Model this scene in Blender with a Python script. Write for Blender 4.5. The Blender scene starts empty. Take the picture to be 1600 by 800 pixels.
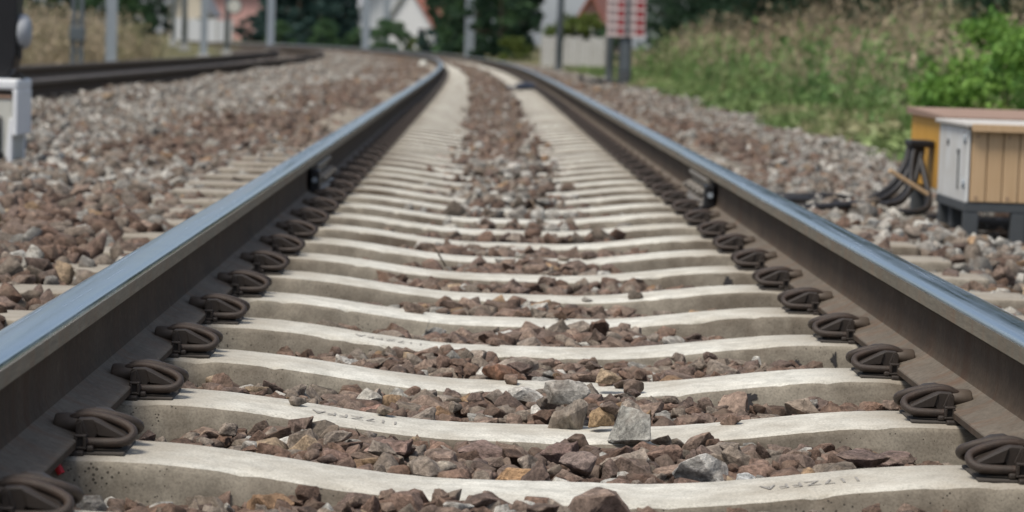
import bpy, bmesh, math, random
import numpy as np
from mathutils import Vector, Matrix, Euler

rng = np.random.default_rng(7)
random.seed(7)
SC = bpy.context.scene
COL = SC.collection
R = math.radians

# ------------------------------------------------------------------ camera constants
FPX, VPX, VPY, ROLL = 4203.0, 754.0, 68.0, R(1.85)
CAM = Vector((-0.118, 0.0, 0.603))
vv = Vector(((VPX - 800) / FPX, (400 - VPY) / FPX, -1)).normalized()
r0 = Vector((math.cos(ROLL), -math.sin(ROLL), 0))
rr = (r0 - r0.dot(vv) * vv).normalized()
uu = rr.cross(vv)
CROT = Matrix((rr, vv, uu))          # camera -> world


def project(p):
    q = CROT.transposed() @ (Vector(p) - CAM)
    return 800 + FPX * q.x / -q.z, 400 - FPX * q.y / -q.z


def ray(px, py):
    return CROT @ Vector(((px - 800) / FPX, (400 - py) / FPX, -1))


def on_z(px, py, z):
    d = ray(px, py)
    return CAM + d * ((z - CAM.z) / d.z)


def at_d(px, py, dist):
    d = ray(px, py)
    return CAM + d * (dist / d.y)


# ------------------------------------------------------------------ tagging helpers
def tag(o, label=None, cat=None, group=None, kind=None):
    if label: o['label'] = label
    if cat: o['category'] = cat
    if group: o['group'] = group
    if kind: o['kind'] = kind
    return o


def empty(name, loc, rz=0.0, **kw):
    o = bpy.data.objects.new(name, None)
    o.empty_display_size = 0.1
    o.location = loc
    o.rotation_euler = (0, 0, rz)
    COL.objects.link(o)
    return tag(o, **kw)


def link(name, me, parent=None, **kw):
    o = bpy.data.objects.new(name, me)
    if parent is not None: o.parent = parent
    COL.objects.link(o)
    return tag(o, **kw)


def copy_tree(o, parent=None):
    c = o.copy()
    COL.objects.link(c)
    c.parent = parent
    for ch in o.children:
        copy_tree(ch, c)
    return c


def np_mesh(name, verts, faces, mats, smooth=False, mat_idx=None, col=None):
    """verts Nx3, faces MxK array (all the same K); col: per-vertex rgb"""
    me = bpy.data.meshes.new(name)
    verts = np.asarray(verts, np.float32); faces = np.asarray(faces, np.int32)
    n, k = faces.shape
    me.vertices.add(len(verts)); me.vertices.foreach_set('co', verts.ravel())
    me.loops.add(n * k); me.loops.foreach_set('vertex_index', faces.ravel())
    me.polygons.add(n)
    me.polygons.foreach_set('loop_start', np.arange(0, n * k, k, dtype=np.int32))
    if mat_idx is not None:
        me.polygons.foreach_set('material_index', np.asarray(mat_idx, np.int32))
    if smooth: me.polygons.foreach_set('use_smooth', np.ones(n, bool))
    for m in (mats if isinstance(mats, (list, tuple)) else [mats]):
        me.materials.append(m)
    if col is not None:
        a = me.attributes.new('col', 'FLOAT_COLOR', 'POINT')
        c = np.ones((len(verts), 4), np.float32); c[:, :3] = col
        a.data.foreach_set('color', c.ravel())
    me.update(calc_edges=True)
    return me


class MB:
    """collects simple shapes into one bmesh"""
    def __init__(s): s.bm = bmesh.new()

    def box(s, x0, x1, y0, y1, z0, z1, bev=0.0, mi=0, M=None):
        n0 = len(s.bm.verts)
        r = bmesh.ops.create_cube(s.bm, size=1.0)
        vs = r['verts']
        for v in vs:
            v.co = Vector((x0 + (v.co.x + .5) * (x1 - x0), y0 + (v.co.y + .5) * (y1 - y0), z0 + (v.co.z + .5) * (z1 - z0)))
        fs = set(f for v in vs for f in v.link_faces)
        for f in fs: f.material_index = mi
        if bev:
            es = list(set(e for v in vs for e in v.link_edges))
            q = bmesh.ops.bevel(s.bm, geom=es, offset=bev, segments=2, affect='EDGES', profile=0.5)
            vs = list(set(v for f in q['faces'] for v in f.verts) | set(v for v in vs if v.is_valid))
            for f in q['faces']: f.material_index = mi
        if M is not None:
            for v in vs: v.co = M @ v.co
        return s

    def prism(s, pts, axis, a0, a1, mi=0, bev=0.0):
        """polygon pts (u,w) extruded along axis 'x' or 'y' or 'z'"""
        def mk(u, w, a):
            return {'y': (u, a, w), 'x': (a, u, w), 'z': (u, w, a)}[axis]
        A = [s.bm.verts.new(mk(u, w, a0)) for u, w in pts]
        B = [s.bm.verts.new(mk(u, w, a1)) for u, w in pts]
        fs = [s.bm.faces.new(A), s.bm.faces.new(B)]
        n = len(pts)
        for i in range(n):
            fs.append(s.bm.faces.new((A[i], A[(i + 1) % n], B[(i + 1) % n], B[i])))
        for f in fs: f.material_index = mi
        bmesh.ops.recalc_face_normals(s.bm, faces=fs)
        if bev:
            es = list(set(e for f in fs for e in f.edges))
            bmesh.ops.bevel(s.bm, geom=es, offset=bev, segments=2, affect='EDGES', profile=0.5)
        return s

    def tube(s, pts, rad, n=10, cap=True, mi=0, smooth_path=0):
        P = [Vector(p) for p in pts]
        for _ in range(smooth_path):
            Q = [P[0]]
            for a, b in zip(P[:-1], P[1:]):
                Q += [a * .75 + b * .25, a * .25 + b * .75]
            Q.append(P[-1]); P = Q
        rads = rad if isinstance(rad, (list, tuple)) else [rad] * len(P)
        if len(rads) != len(P):
            rads = [rads[0] + (rads[-1] - rads[0]) * i / (len(P) - 1) for i in range(len(P))]
        rings = []
        up = Vector((0.13, 0.31, 0.94))
        t = (P[1] - P[0]).normalized()
        u = t.cross(up)
        if u.length < .1: u = t.cross(Vector((1, 0, 0)))
        u.normalize()
        for i, p in enumerate(P):
            t = (P[min(i + 1, len(P) - 1)] - P[max(i - 1, 0)]).normalized()
            u = (u - u.dot(t) * t).normalized()
            w = t.cross(u)
            rings.append([s.bm.verts.new(p + rads[i] * (math.cos(2 * math.pi * k / n) * u + math.sin(2 * math.pi * k / n) * w)) for k in range(n)])
        fs = []
        for a, b in zip(rings[:-1], rings[1:]):
            for k in range(n):
                fs.append(s.bm.faces.new((a[k], a[(k + 1) % n], b[(k + 1) % n], b[k])))
        for f in fs: f.smooth = True
        if cap:
            fs.append(s.bm.faces.new(rings[0])); fs.append(s.bm.faces.new(rings[-1]))
        for f in fs: f.material_index = mi
        bmesh.ops.recalc_face_normals(s.bm, faces=fs)
        return s

    def mesh(s, name, mats, smooth=False):
        me = bpy.data.meshes.new(name)
        if smooth:
            for f in s.bm.faces: f.smooth = True
        s.bm.to_mesh(me); s.bm.free()
        for m in (mats if isinstance(mats, (list, tuple)) else [mats]): me.materials.append(m)
        return me

    def build(s, name, mats, parent=None, smooth=False, **kw):
        return link(name, s.mesh(name, mats, smooth), parent, **kw)


# ------------------------------------------------------------------ materials
def newmat(name, rough=0.8, metal=0.0, color=(.5, .5, .5), spec=0.5):
    m = bpy.data.materials.new(name); m.use_nodes = True
    b = m.node_tree.nodes['Principled BSDF']
    b.inputs['Base Color'].default_value = (*color, 1)
    b.inputs['Roughness'].default_value = rough
    b.inputs['Metallic'].default_value = metal
    b.inputs['Specular IOR Level'].default_value = spec
    return m, m.node_tree, b


def N(nt, t, **kw):
    n = nt.nodes.new(t)
    for k, v in kw.items():
        if k in n.inputs.keys() if isinstance(k, str) else False: n.inputs[k].default_value = v
        else: setattr(n, k, v)
    return n


def noise(nt, vec, scale, detail=4.0, rough=.6):
    n = nt.nodes.new('ShaderNodeTexNoise')
    n.inputs['Scale'].default_value = scale; n.inputs['Detail'].default_value = detail; n.inputs['Roughness'].default_value = rough
    if vec is not None: nt.links.new(vec, n.inputs['Vector'])
    return n.outputs['Fac']


def ramp(nt, fac, stops):
    r = nt.nodes.new('ShaderNodeValToRGB')
    e = r.color_ramp.elements
    while len(e) < len(stops): e.new(0.5)
    for el, (p, c) in zip(e, stops):
        el.position = p
        el.color = (*c, 1) if isinstance(c, (tuple, list)) else (c, c, c, 1)
    nt.links.new(fac, r.inputs['Fac'])
    return r.outputs['Color']


def mix(nt, fac, a, b, mode='MIX'):
    m = nt.nodes.new('ShaderNodeMix'); m.data_type = 'RGBA'; m.blend_type = mode
    for sock, v in ((m.inputs[0], fac), (m.inputs[6], a), (m.inputs[7], b)):
        if isinstance(v, bpy.types.NodeSocket): nt.links.new(v, sock)
        elif isinstance(v, (int, float)): sock.default_value = v
        else: sock.default_value = (*v, 1)
    return m.outputs[2]


def math_(nt, op, a, b=0.0):
    m = nt.nodes.new('ShaderNodeMath'); m.operation = op
    for sock, v in zip(m.inputs, (a, b)):
        if isinstance(v, bpy.types.NodeSocket): nt.links.new(v, sock)
        else: sock.default_value = v
    return m.outputs[0]


def bump(nt, b, h, strength=.5, dist=.002):
    n = nt.nodes.new('ShaderNodeBump'); n.inputs['Strength'].default_value = strength; n.inputs['Distance'].default_value = dist
    nt.links.new(h, n.inputs['Height']); nt.links.new(n.outputs[0], b.inputs['Normal'])


def coords(nt, which='Object', rnd=True, scale=None):
    t = nt.nodes.new('ShaderNodeTexCoord')
    v = t.outputs[which]
    if scale:
        s = nt.nodes.new('ShaderNodeVectorMath'); s.operation = 'MULTIPLY'
        nt.links.new(v, s.inputs[0]); s.inputs[1].default_value = scale; v = s.outputs[0]
    if rnd:
        oi = nt.nodes.new('ShaderNodeObjectInfo')
        a = nt.nodes.new('ShaderNodeVectorMath'); a.operation = 'ADD'
        m = math_(nt, 'MULTIPLY', oi.outputs['Random'], 57.0)
        nt.links.new(v, a.inputs[0]); nt.links.new(m, a.inputs[1]); v = a.outputs[0]
    return v


def simple(name, color, rough=.7, var=.25, scale=20, metal=0.0, bumps=0.15, spec=.4, bdist=.001):
    m, nt, b = newmat(name, rough, metal, color, spec)
    v = coords(nt)
    f = noise(nt, v, scale)
    c = mix(nt, f, tuple(x * (1 - var) for x in color), tuple(min(1, x * (1 + var)) for x in color))
    nt.links.new(c, b.inputs['Base Color'])
    if bumps: bump(nt, b, noise(nt, v, scale * 6), bumps, bdist)
    return m


def rock_mat(name, attr):
    m, nt, b = newmat(name, .88, spec=.3)
    if attr:
        a = nt.nodes.new('ShaderNodeAttribute'); a.attribute_name = 'col'; base = a.outputs['Color']
        v = coords(nt, rnd=False)
        sc = 1.0
    else:
        oi = nt.nodes.new('ShaderNodeObjectInfo'); base = oi.outputs['Color']
        v = coords(nt); sc = .085
    n1 = noise(nt, v, 38 * sc, 6, .7)
    n2 = noise(nt, v, 160 * sc, 5, .75)
    n3 = noise(nt, v, 22 * sc, 3, .5)
    f1 = ramp(nt, n1, [(.30, .36), (.5, .88), (.70, 1.5)])
    c = mix(nt, 1.0, base, f1, 'MULTIPLY')
    f2 = ramp(nt, n2, [(.32, .40), (.5, 1.0), (.68, 1.55)])
    c = mix(nt, .9, c, f2, 'MULTIPLY')
    dust = ramp(nt, n3, [(.52, 0.0), (.72, .5)])
    c = mix(nt, dust, c, (.225, .175, .135))
    if not attr:      # edges worn paler, hollows darkened
        ge = nt.nodes.new('ShaderNodeNewGeometry')
        c = mix(nt, 1.0, c, ramp(nt, ge.outputs['Pointiness'], [(.44, .72), (.50, 1.0), (.58, 1.5)]), 'MULTIPLY')
    nt.links.new(c, b.inputs['Base Color'])
    h = math_(nt, 'ADD', math_(nt, 'MULTIPLY', n1, 1.0), math_(nt, 'MULTIPLY', n2, .35))
    bump(nt, b, h, .9, .006 if attr else .010)
    return m


M_rock_i = rock_mat('ballast_rock_single', False)
M_rock_a = rock_mat('ballast_rock_mass', True)


def concrete(name, base, dirt, pits=True, dirt_amt=.5, seat=False):
    m, nt, b = newmat(name, .9, spec=.25)
    v = coords(nt)
    big = noise(nt, v, 3.2, 5, .65)
    mid = noise(nt, v, 22, 5, .65)
    fine = noise(nt, v, 260, 3, .6)
    c = mix(nt, ramp(nt, mid, [(.3, 0.0), (.7, 1.0)]), tuple(x * .70 for x in base), tuple(x * 1.14 for x in base))
    c = mix(nt, ramp(nt, big, [(.40, 0.0), (.68, dirt_amt)]), c, dirt)
    # streaks running across the sleeper's length
    vs = coords(nt, scale=(2.4, 18, 18))
    st = noise(nt, vs, 2.6, 4, .6)
    c = mix(nt, ramp(nt, st, [(.55, 0.0), (.75, .22)]), c, tuple(x * .62 for x in dirt))
    c = mix(nt, .55, c, ramp(nt, fine, [(.25, .40), (.5, 1.0), (.75, 1.35)]), 'MULTIPLY')
    h = math_(nt, 'ADD', mid, math_(nt, 'MULTIPLY', fine, .25))
    if seat:      # brown brake and rust dust round the rail seats
        tc = nt.nodes.new('ShaderNodeTexCoord'); sx = nt.nodes.new('ShaderNodeSeparateXYZ'); nt.links.new(tc.outputs['Object'], sx.inputs[0])
        ax = math_(nt, 'ABSOLUTE', sx.outputs[0])
        ax = math_(nt, 'ADD', ax, math_(nt, 'MULTIPLY', math_(nt, 'SUBTRACT', mid, .5), .16))
        c = mix(nt, ramp(nt, ax, [(.50, 0.0), (.66, .70)]), c, (.20, .165, .125))
    if pits:
        vo = nt.nodes.new('ShaderNodeTexVoronoi'); vo.inputs['Scale'].default_value = 105
        nt.links.new(v, vo.inputs['Vector'])
        sel = noise(nt, v, 7, 3, .6)
        thr = math_(nt, 'MULTIPLY', ramp(nt, sel, [(.38, .05), (.70, 1.0)]), .24)
        pit = math_(nt, 'LESS_THAN', vo.outputs['Distance'], thr)
        c = mix(nt, math_(nt, 'MULTIPLY', pit, .85), c, (.035, .03, .025))
        h = math_(nt, 'SUBTRACT', h, math_(nt, 'MULTIPLY', pit, 1.2))
    nt.links.new(c, b.inputs['Base Color'])
    bump(nt, b, h, .5, .002)
    return m


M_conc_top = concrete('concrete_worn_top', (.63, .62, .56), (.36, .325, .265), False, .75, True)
M_conc_side = concrete('concrete_dusty_shaded_side', (.285, .258, .210), (.095, .074, .055), True, .95)  # dust stains; base also darkened to deepen shade contrast with the tops
M_conc_far = concrete('concrete_wall', (.5, .5, .48), (.34, .33, .30), False)


def steel_top():
    m, nt, b = newmat('polished_rail_steel', .22, 1.0, (.62, .64, .66))
    v = coords(nt, rnd=False, scale=(60, .9, 60))
    s1 = noise(nt, v, 1.2, 5, .7)
    v2 = coords(nt, rnd=False)
    n2 = noise(nt, v2, 14, 5, .7)
    c = mix(nt, ramp(nt, s1, [(.35, 0.0), (.65, 1.0)]), (.42, .50, .57), (.60, .67, .73))  # blue tint puts the sky's reflection into the steel colour
    nt.links.new(c, b.inputs['Base Color'])
    r = ramp(nt, math_(nt, 'ADD', math_(nt, 'MULTIPLY', s1, .6), math_(nt, 'MULTIPLY', n2, .15)), [(.28, .15), (.5, .30)])
    nt.links.new(r, b.inputs['Roughness'])
    bump(nt, b, s1, .03, .001)
    return m


M_steel = steel_top()


def rusty(name, base, dust, rough=.75, scale=(1, 1, 1)):
    m, nt, b = newmat(name, rough, spec=.35)
    v = coords(nt, rnd=False, scale=scale)
    n1 = noise(nt, v, 5, 6, .7); n2 = noise(nt, v, 90, 4, .7)
    c = mix(nt, ramp(nt, n1, [(.35, 0.0), (.7, 1.0)]), base, dust)
    c = mix(nt, .8, c, ramp(nt, n2, [(.25, .6), (.5, 1.0), (.75, 1.3)]), 'MULTIPLY')
    vd = coords(nt, rnd=False, scale=(9, 14, 1.2)); n3 = noise(nt, vd, 1.0, 5, .7)
    c = mix(nt, ramp(nt, n3, [(.48, 0.0), (.68, .6)]), c, tuple(x * y for x, y in zip(base, (1.25, .85, .65))))
    n4 = noise(nt, v, 24, 5, .75)
    c = mix(nt, ramp(nt, n4, [(.55, 0.0), (.72, .5)]), c, tuple(x * 1.5 for x in dust))
    nt.links.new(c, b.inputs['Base Color'])
    bump(nt, b, math_(nt, 'ADD', n2, n4), .45, .0015)
    return m


M_web = rusty('rusty_rail_web', (.044, .031, .021), (.075, .055, .038), .9)
M_foot = rusty('dusty_rail_foot', (.105, .088, .070), (.15, .128, .102), .85)
M_headside = rusty('rail_head_side', (.14, .125, .095), (.20, .175, .135), .6, (1, .25, 2))
M_oldhead = rusty('dull_brown_rail_head', (.085, .07, .058), (.13, .11, .092), .55, (1, .25, 2))
M_iron = simple('cast_iron_clip', (.034, .026, .021), .55, .35, 60, bumps=.3, spec=.5)
M_rod_old = simple('spring_steel_rod', (.064, .046, .035), .5, .3, 60, bumps=.2, spec=.5)
M_toe = simple('dusty_toe_insulator', (.085, .066, .052), .6, .35, 40, bumps=.2)
M_pad = simple('rubber_pad', (.055, .048, .042), .85, .3, 50)
M_black = simple('black_paint', (.010, .010, .012), .45, .3, 15, bumps=0)
M_cable = simple('black_cable_rubber', (.022, .022, .025), .5, .3, 30, bumps=0)
M_white = simple('white_paint', (.78, .80, .82), .45, .06, 8, bumps=.05)
M_offw = simple('aged_offwhite_paint', (.55, .55, .5), .6, .12, 9, bumps=.05)
M_hood = simple('grey_lens_hood', (.36, .38, .41), .5, .08, 12, bumps=0)
M_steelgrey = simple('galvanised_steel', (.30, .34, .38), .5, .12, 6, bumps=.05)
M_mast_dark = simple('dark_grey_mast', (.10, .12, .135), .6, .2, 6, bumps=.05)
M_stand = simple('grey_painted_stand', (.07, .078, .085), .6, .2, 15)
M_yellow = simple('ochre_yellow_panel', (.62, .33, .05), .55, .15, 10, bumps=.05)
M_lidbrown = simple('weathered_brown_lid', (.30, .20, .15), .7, .25, 14)
M_red = simple('red_plastic', (.6, .015, .03), .4, .1, 20, bumps=0)
M_signred = simple('red_enamel', (.30, .035, .045), .5, .15, 20, bumps=0)
M_signwhite = simple('white_enamel', (.62, .52, .51), .5, .08, 12, bumps=0)
M_signdull = simple('faded_pinkish_grey_enamel', (.34, .27, .27), .6, .15, 12, bumps=0)
M_bluedark = simple('dark_blue_plate', (.02, .028, .05), .55, .2, 20)
M_fish_light = simple('worn_fishplate_steel', (.17, .155, .135), .5, .2, 20)
M_tar = simple('black_tar', (.028, .026, .027), .6, .3, 60)
M_stamp = simple('stamped_grey_mark', (.30, .285, .26), .9, .55, 120, bumps=0)
M_pink = simple('pink_render_wall', (.60, .36, .33), .9, .06, 2, bumps=0)
M_cream = simple('cream_render_wall', (.66, .60, .50), .9, .06, 2, bumps=0)
M_whitewall = simple('white_render_wall', (.60, .62, .64), .9, .05, 2, bumps=0)
M_roofred = simple('red_roof_tiles', (.30, .12, .09), .85, .2, 8, bumps=.2)
M_roofgrey = simple('grey_roof_tiles', (.30, .31, .33), .85, .15, 8, bumps=.2)
M_glass = simple('dark_window_glass', (.03, .035, .04), .12, .1, 3, bumps=0)
M_bark = simple('tree_bark', (.09, .07, .052), .9, .3, 10, bumps=.5)


def wood():
    m, nt, b = newmat('tan_wood_boards', .6, spec=.3)
    v = coords(nt, rnd=False, scale=(40, 40, 2.0))
    g = noise(nt, v, 1.6, 5, .6)
    v2 = coords(nt, rnd=False)
    n = noise(nt, v2, 5, 3, .5)
    c = mix(nt, g, (.47, .31, .17), (.63, .46, .29))
    c = mix(nt, ramp(nt, n, [(.4, 0.0), (.75, .5)]), c, (.50, .33, .18))
    nt.links.new(c, b.inputs['Base Color'])
    bump(nt, b, g, .3, .001)
    return m


M_wood = wood()


def stained_panel():
    m, nt, b = newmat('dirty_cream_white_panel', .55, spec=.35)
    v = coords(nt, rnd=False, scale=(14, 14, 1.6)); n1 = noise(nt, v, 1.4, 5, .65)
    v2 = coords(nt, rnd=False); n2 = noise(nt, v2, 9, 5, .65)
    c = mix(nt, ramp(nt, n1, [(.45, 0.0), (.75, .55)]), (.68, .69, .68), (.42, .37, .29))
    c = mix(nt, ramp(nt, n2, [(.5, 0.0), (.75, .5)]), c, (.50, .47, .41))
    nt.links.new(c, b.inputs['Base Color'])
    return m


M_endp = stained_panel()
M_lidpale = simple('pale_weathered_lid', (.50, .48, .45), .7, .2, 12)


def leafmat(name, a, b_, dry=None, scale=1.3):
    m, nt, b = newmat(name, .6, spec=.3)
    v = coords(nt, rnd=True)
    n1 = noise(nt, v, scale, 3, .6); n2 = noise(nt, v, scale * 14, 2, .5)
    c = mix(nt, ramp(nt, n1, [(.35, 0.0), (.65, 1.0)]), a, b_)
    c = mix(nt, .7, c, ramp(nt, n2, [(.3, .55), (.5, 1.0), (.7, 1.5)]), 'MULTIPLY')
    if dry:
        c = mix(nt, ramp(nt, noise(nt, v, scale * .6, 3, .6), [(.50, 0.0), (.62, .85)]), c, dry)
    nt.links.new(c, b.inputs['Base Color'])
    b.inputs['Transmission Weight'].default_value = 0
    # a little light passes through leaves
    tr = nt.nodes.new('ShaderNodeBsdfTranslucent'); nt.links.new(c, tr.inputs['Color'])
    ms = nt.nodes.new('ShaderNodeMixShader'); ms.inputs[0].default_value = .25
    out = nt.nodes['Material Output']
    nt.links.new(b.outputs[0], ms.inputs[1]); nt.links.new(tr.outputs[0], ms.inputs[2]); nt.links.new(ms.outputs[0], out.inputs[0])
    return m


M_leaf_dark = leafmat('dark_conifer_needles', (.022, .055, .050), (.045, .090, .078))
M_leaf_mid = leafmat('mid_green_leaves', (.05, .11, .05), (.095, .175, .075))
M_leaf_deep = leafmat('deep_green_leaves', (.016, .044, .026), (.040, .085, .040))
M_leaf_yel = leafmat('yellow_green_leaves', (.085, .13, .03), (.15, .19, .045))
M_leaf_bright = leafmat('bright_green_leaves', (.075, .18, .03), (.25, .42, .09), scale=5.0)
M_grass = leafmat('meadow_grass_blades', (.13, .215, .07), (.24, .31, .12), (.34, .31, .18), .9)
M_weed = leafmat('ragged_green_weeds', (.10, .19, .06), (.20, .30, .10), (.26, .25, .13), 1.1)
M_dry = leafmat('dry_weed_stems', (.33, .265, .18), (.48, .40, .29), (.22, .22, .11), .8)


def ground_mat(name, cols, scale, bs=.6, bd=.02):
    m, nt, b = newmat(name, .95, spec=.2)
    v = coords(nt, rnd=False)
    n1 = noise(nt, v, scale, 6, .7); n2 = noise(nt, v, scale * 12, 4, .7)
    c = ramp(nt, n1, [(.3, cols[0]), (.5, cols[1]), (.7, cols[2])])
    c = mix(nt, .8, c, ramp(nt, n2, [(.3, .5), (.5, 1.0), (.7, 1.4)]), 'MULTIPLY')
    nt.links.new(c, b.inputs['Base Color'])
    bump(nt, b, n2, bs, bd)
    return m


M_ground = ground_mat('grassy_earth', ((.075, .085, .035), (.12, .115, .055), (.19, .16, .10)), .5)
M_bed = ground_mat('shade_dark_ballast_bed', ((.045, .034, .027), (.075, .06, .048), (.12, .10, .082)), 4, .8, .02)  # bed colour kept dark to stand for shade between the stones

M_rod = rusty('rusty_spring_steel', (.036, .029, .025), (.062, .044, .034), .5, (9, 9, 9))

# ------------------------------------------------------------------ track path
K3, S0, KMAX = 4.5e-6, 20.0, 1 / 400.0
DS = 0.25
_s = np.arange(-6, 320 + DS, DS)
_k = np.clip(6 * K3 * (_s - S0), 0, KMAX)
_h = np.cumsum(_k) * DS
_px = -np.cumsum(np.sin(_h)) * DS
_py = _s[0] + np.cumsum(np.cos(_h)) * DS - DS
_px -= np.interp(0, _s, _px); _py -= np.interp(0, _s, _py)


def path(s, lat=0.0, z=0.0):
    """lat positive = to the right of travel"""
    h = np.interp(s, _s, _h)
    x = np.interp(s, _s, _px) + lat * np.cos(h)
    y = np.interp(s, _s, _py) + lat * np.sin(h)
    return x, y, h


def pathv(s, lat, z):
    x, y, h = path(s, lat)
    return Vector((float(x), float(y), z)), float(h)


LEFT = -4.62                       # centre line of the neighbouring track


# ------------------------------------------------------------------ ground
def bank_z(x, s):
    """terrain height by lateral position"""
    x = np.asarray(x, float)
    z = np.full_like(x, -.17)
    z = np.where(x > 2.55, -.13 + .065 * np.clip(x - 2.6, 0, 7) + .03 * np.sin(x * 2.1 + np.asarray(s) * .31), z)
    z = np.where(x < -7.4, -.2 + .05 * np.clip(-7.4 - x, 0, 8), z)
    return z


def build_ground():
    lat = np.concatenate([np.linspace(-700, -60, 10), np.linspace(-50, -9, 12), np.linspace(-8.5, 2.4, 14), np.linspace(2.6, 12, 26), np.linspace(14, 60, 12), np.linspace(90, 700, 9)])
    ss = np.concatenate([[-400, -200, -60, -20], np.linspace(-6, 120, 127), np.linspace(125, 310, 38), [340, 400, 500, 700, 1100]])
    L, S = np.meshgrid(lat, ss)
    z = bank_z(L, S)
    # straight grid in world space: shift by the curve only while it is small
    x = L + np.interp(np.clip(S, -6, 130), _s, _px) * np.clip(1 - np.abs(L) / 40, 0, 1)
    V = np.stack([x.ravel(), S.ravel(), z.ravel()], 1)
    n, m = L.shape
    i = np.arange(n * m).reshape(n, m)
    F = np.stack([i[:-1, :-1], i[:-1, 1:], i[1:, 1:], i[1:, :-1]], -1).reshape(-1, 4)
    link('ground', np_mesh('ground', V, F, M_ground, True), kind='structure')


build_ground()


def sweep(profile, s_arr, lat, closed=True):
    """profile list of (lateral, z); returns V, F (quads) and face profile index"""
    P = np.array(profile)
    x0, y0, h = path(s_arr, 0)
    V = []
    for (l, z) in P:
        V.append(np.stack([x0 + (lat + l) * np.cos(h), y0 + (lat + l) * np.sin(h), np.full_like(x0, z)], 1))
    V = np.stack(V, 1)                 # n_s, n_p, 3
    n, m = V.shape[:2]
    i = np.arange(n * m).reshape(n, m)
    j = np.roll(i, -1, axis=1)
    if not closed: i = i[:, :-1]; j = j[:, :-1]
    F = np.stack([i[:-1], j[:-1], j[1:], i[1:]], -1)
    idx = np.broadcast_to(np.arange(F.shape[1]), F.shape[:2])
    return V.reshape(-1, 3), F.reshape(-1, 4), idx.reshape(-1)


# ballast bed: one profiled sheet under both tracks
s_long = np.arange(-3, 300, 1.0)
bed_prof = [(2.75, -.165), (2.3, -.105), (1.25, -.09), (1.0, -.135), (.45, -.135), (0, -.12), (-.45, -.135), (-1.0, -.135), (-1.25, -.09),
            (-2.3, -.10), (-3.3, -.105), (-3.7, -.13), (-5.5, -.13), (-6.3, -.10), (-6.8, -.165)]
V, F, _ = sweep(bed_prof, s_long, 0, False)
link('ballast_bed', np_mesh('ballast_bed', V, F, M_bed, True), kind='structure')

# ------------------------------------------------------------------ rails
RAIL_Z = 0.010
HEAD = [(-.036, .134), (-.0365, .158), (-.0345, .1655), (-.030, .1692), (-.022, .1711), (-.010, .172), (.010, .172), (.022, .1711), (.030, .1692),
        (.0345, .1655), (.0365, .158), (.036, .134), (.012, .1265), (-.012, .1265)]
BODY = [(.0118, .1275), (.0088, .115), (.0083, .08), (.0095, .05), (.014, .036), (.028, .0285), (.074, .0125), (.075, .010), (.075, 0), (-.075, 0), (-.075, .010),
        (-.074, .0125), (-.028, .0285), (-.014, .036), (-.0095, .05), (-.0083, .08), (-.0088, .115), (-.0118, .1275)]
s_rail = np.concatenate([np.arange(-2, 40, 1.0), np.arange(40, 290, 2.0)])


def rail(lat, label, top=None):
    V, F, idx = sweep([(l, z + RAIL_Z) for l, z in BODY], s_rail, lat)
    me = np_mesh('rail', V, F[:, ::-1], [M_web, M_foot], False, np.where(((idx >= 4) & (idx <= 6)) | ((idx >= 10) & (idx <= 12)), 1, 0))
    me.polygons.foreach_set('use_smooth', np.isin(idx, [0, 1, 2, 3, 13, 14, 15, 16]))
    o = link('rail', me, None, label=label, cat='rail', group='rails of the two tracks')
    V, F, idx = sweep([(l, z + RAIL_Z) for l, z in HEAD], s_rail, lat)
    me = np_mesh('rail_head', V, F, [M_headside if top is None else M_oldhead, top or M_steel], False, np.where((idx >= 1) & (idx <= 9), 1, 0))
    sm = (idx >= 1) & (idx <= 9)
    me.polygons.foreach_set('use_smooth', sm)
    bm = bmesh.new(); bm.from_mesh(me); bmesh.ops.recalc_face_normals(bm, faces=bm.faces); bm.to_mesh(me); bm.free()
    link('rail_head', me, o)
    bm = bmesh.new(); bm.from_mesh(o.data); bmesh.ops.recalc_face_normals(bm, faces=bm.faces); bm.to_mesh(o.data); bm.free()
    return o


RC = .7535
rail(-RC, 'long shiny topped steel rail on the left side of the near track')
rail(RC, 'long shiny topped steel rail on the right side of the near track')
rail(LEFT + RC, 'dark distant rail of the neighbouring track, the one beside the grey gravel', M_oldhead)
rail(LEFT - RC, 'dark distant rail of the neighbouring track, on its far side by the poles', M_oldhead)

# ------------------------------------------------------------------ sleepers
SF0, PITCH = 3.77, .6               # front top edge of the nearest sleeper


def smooth(a, b, x):
    t = np.clip((x - a) / (b - a), 0, 1)
    return t * t * (3 - 2 * t)


def prof(x):
    return -.043 * (1 - smooth(.12, .62, np.abs(x)))


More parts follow.
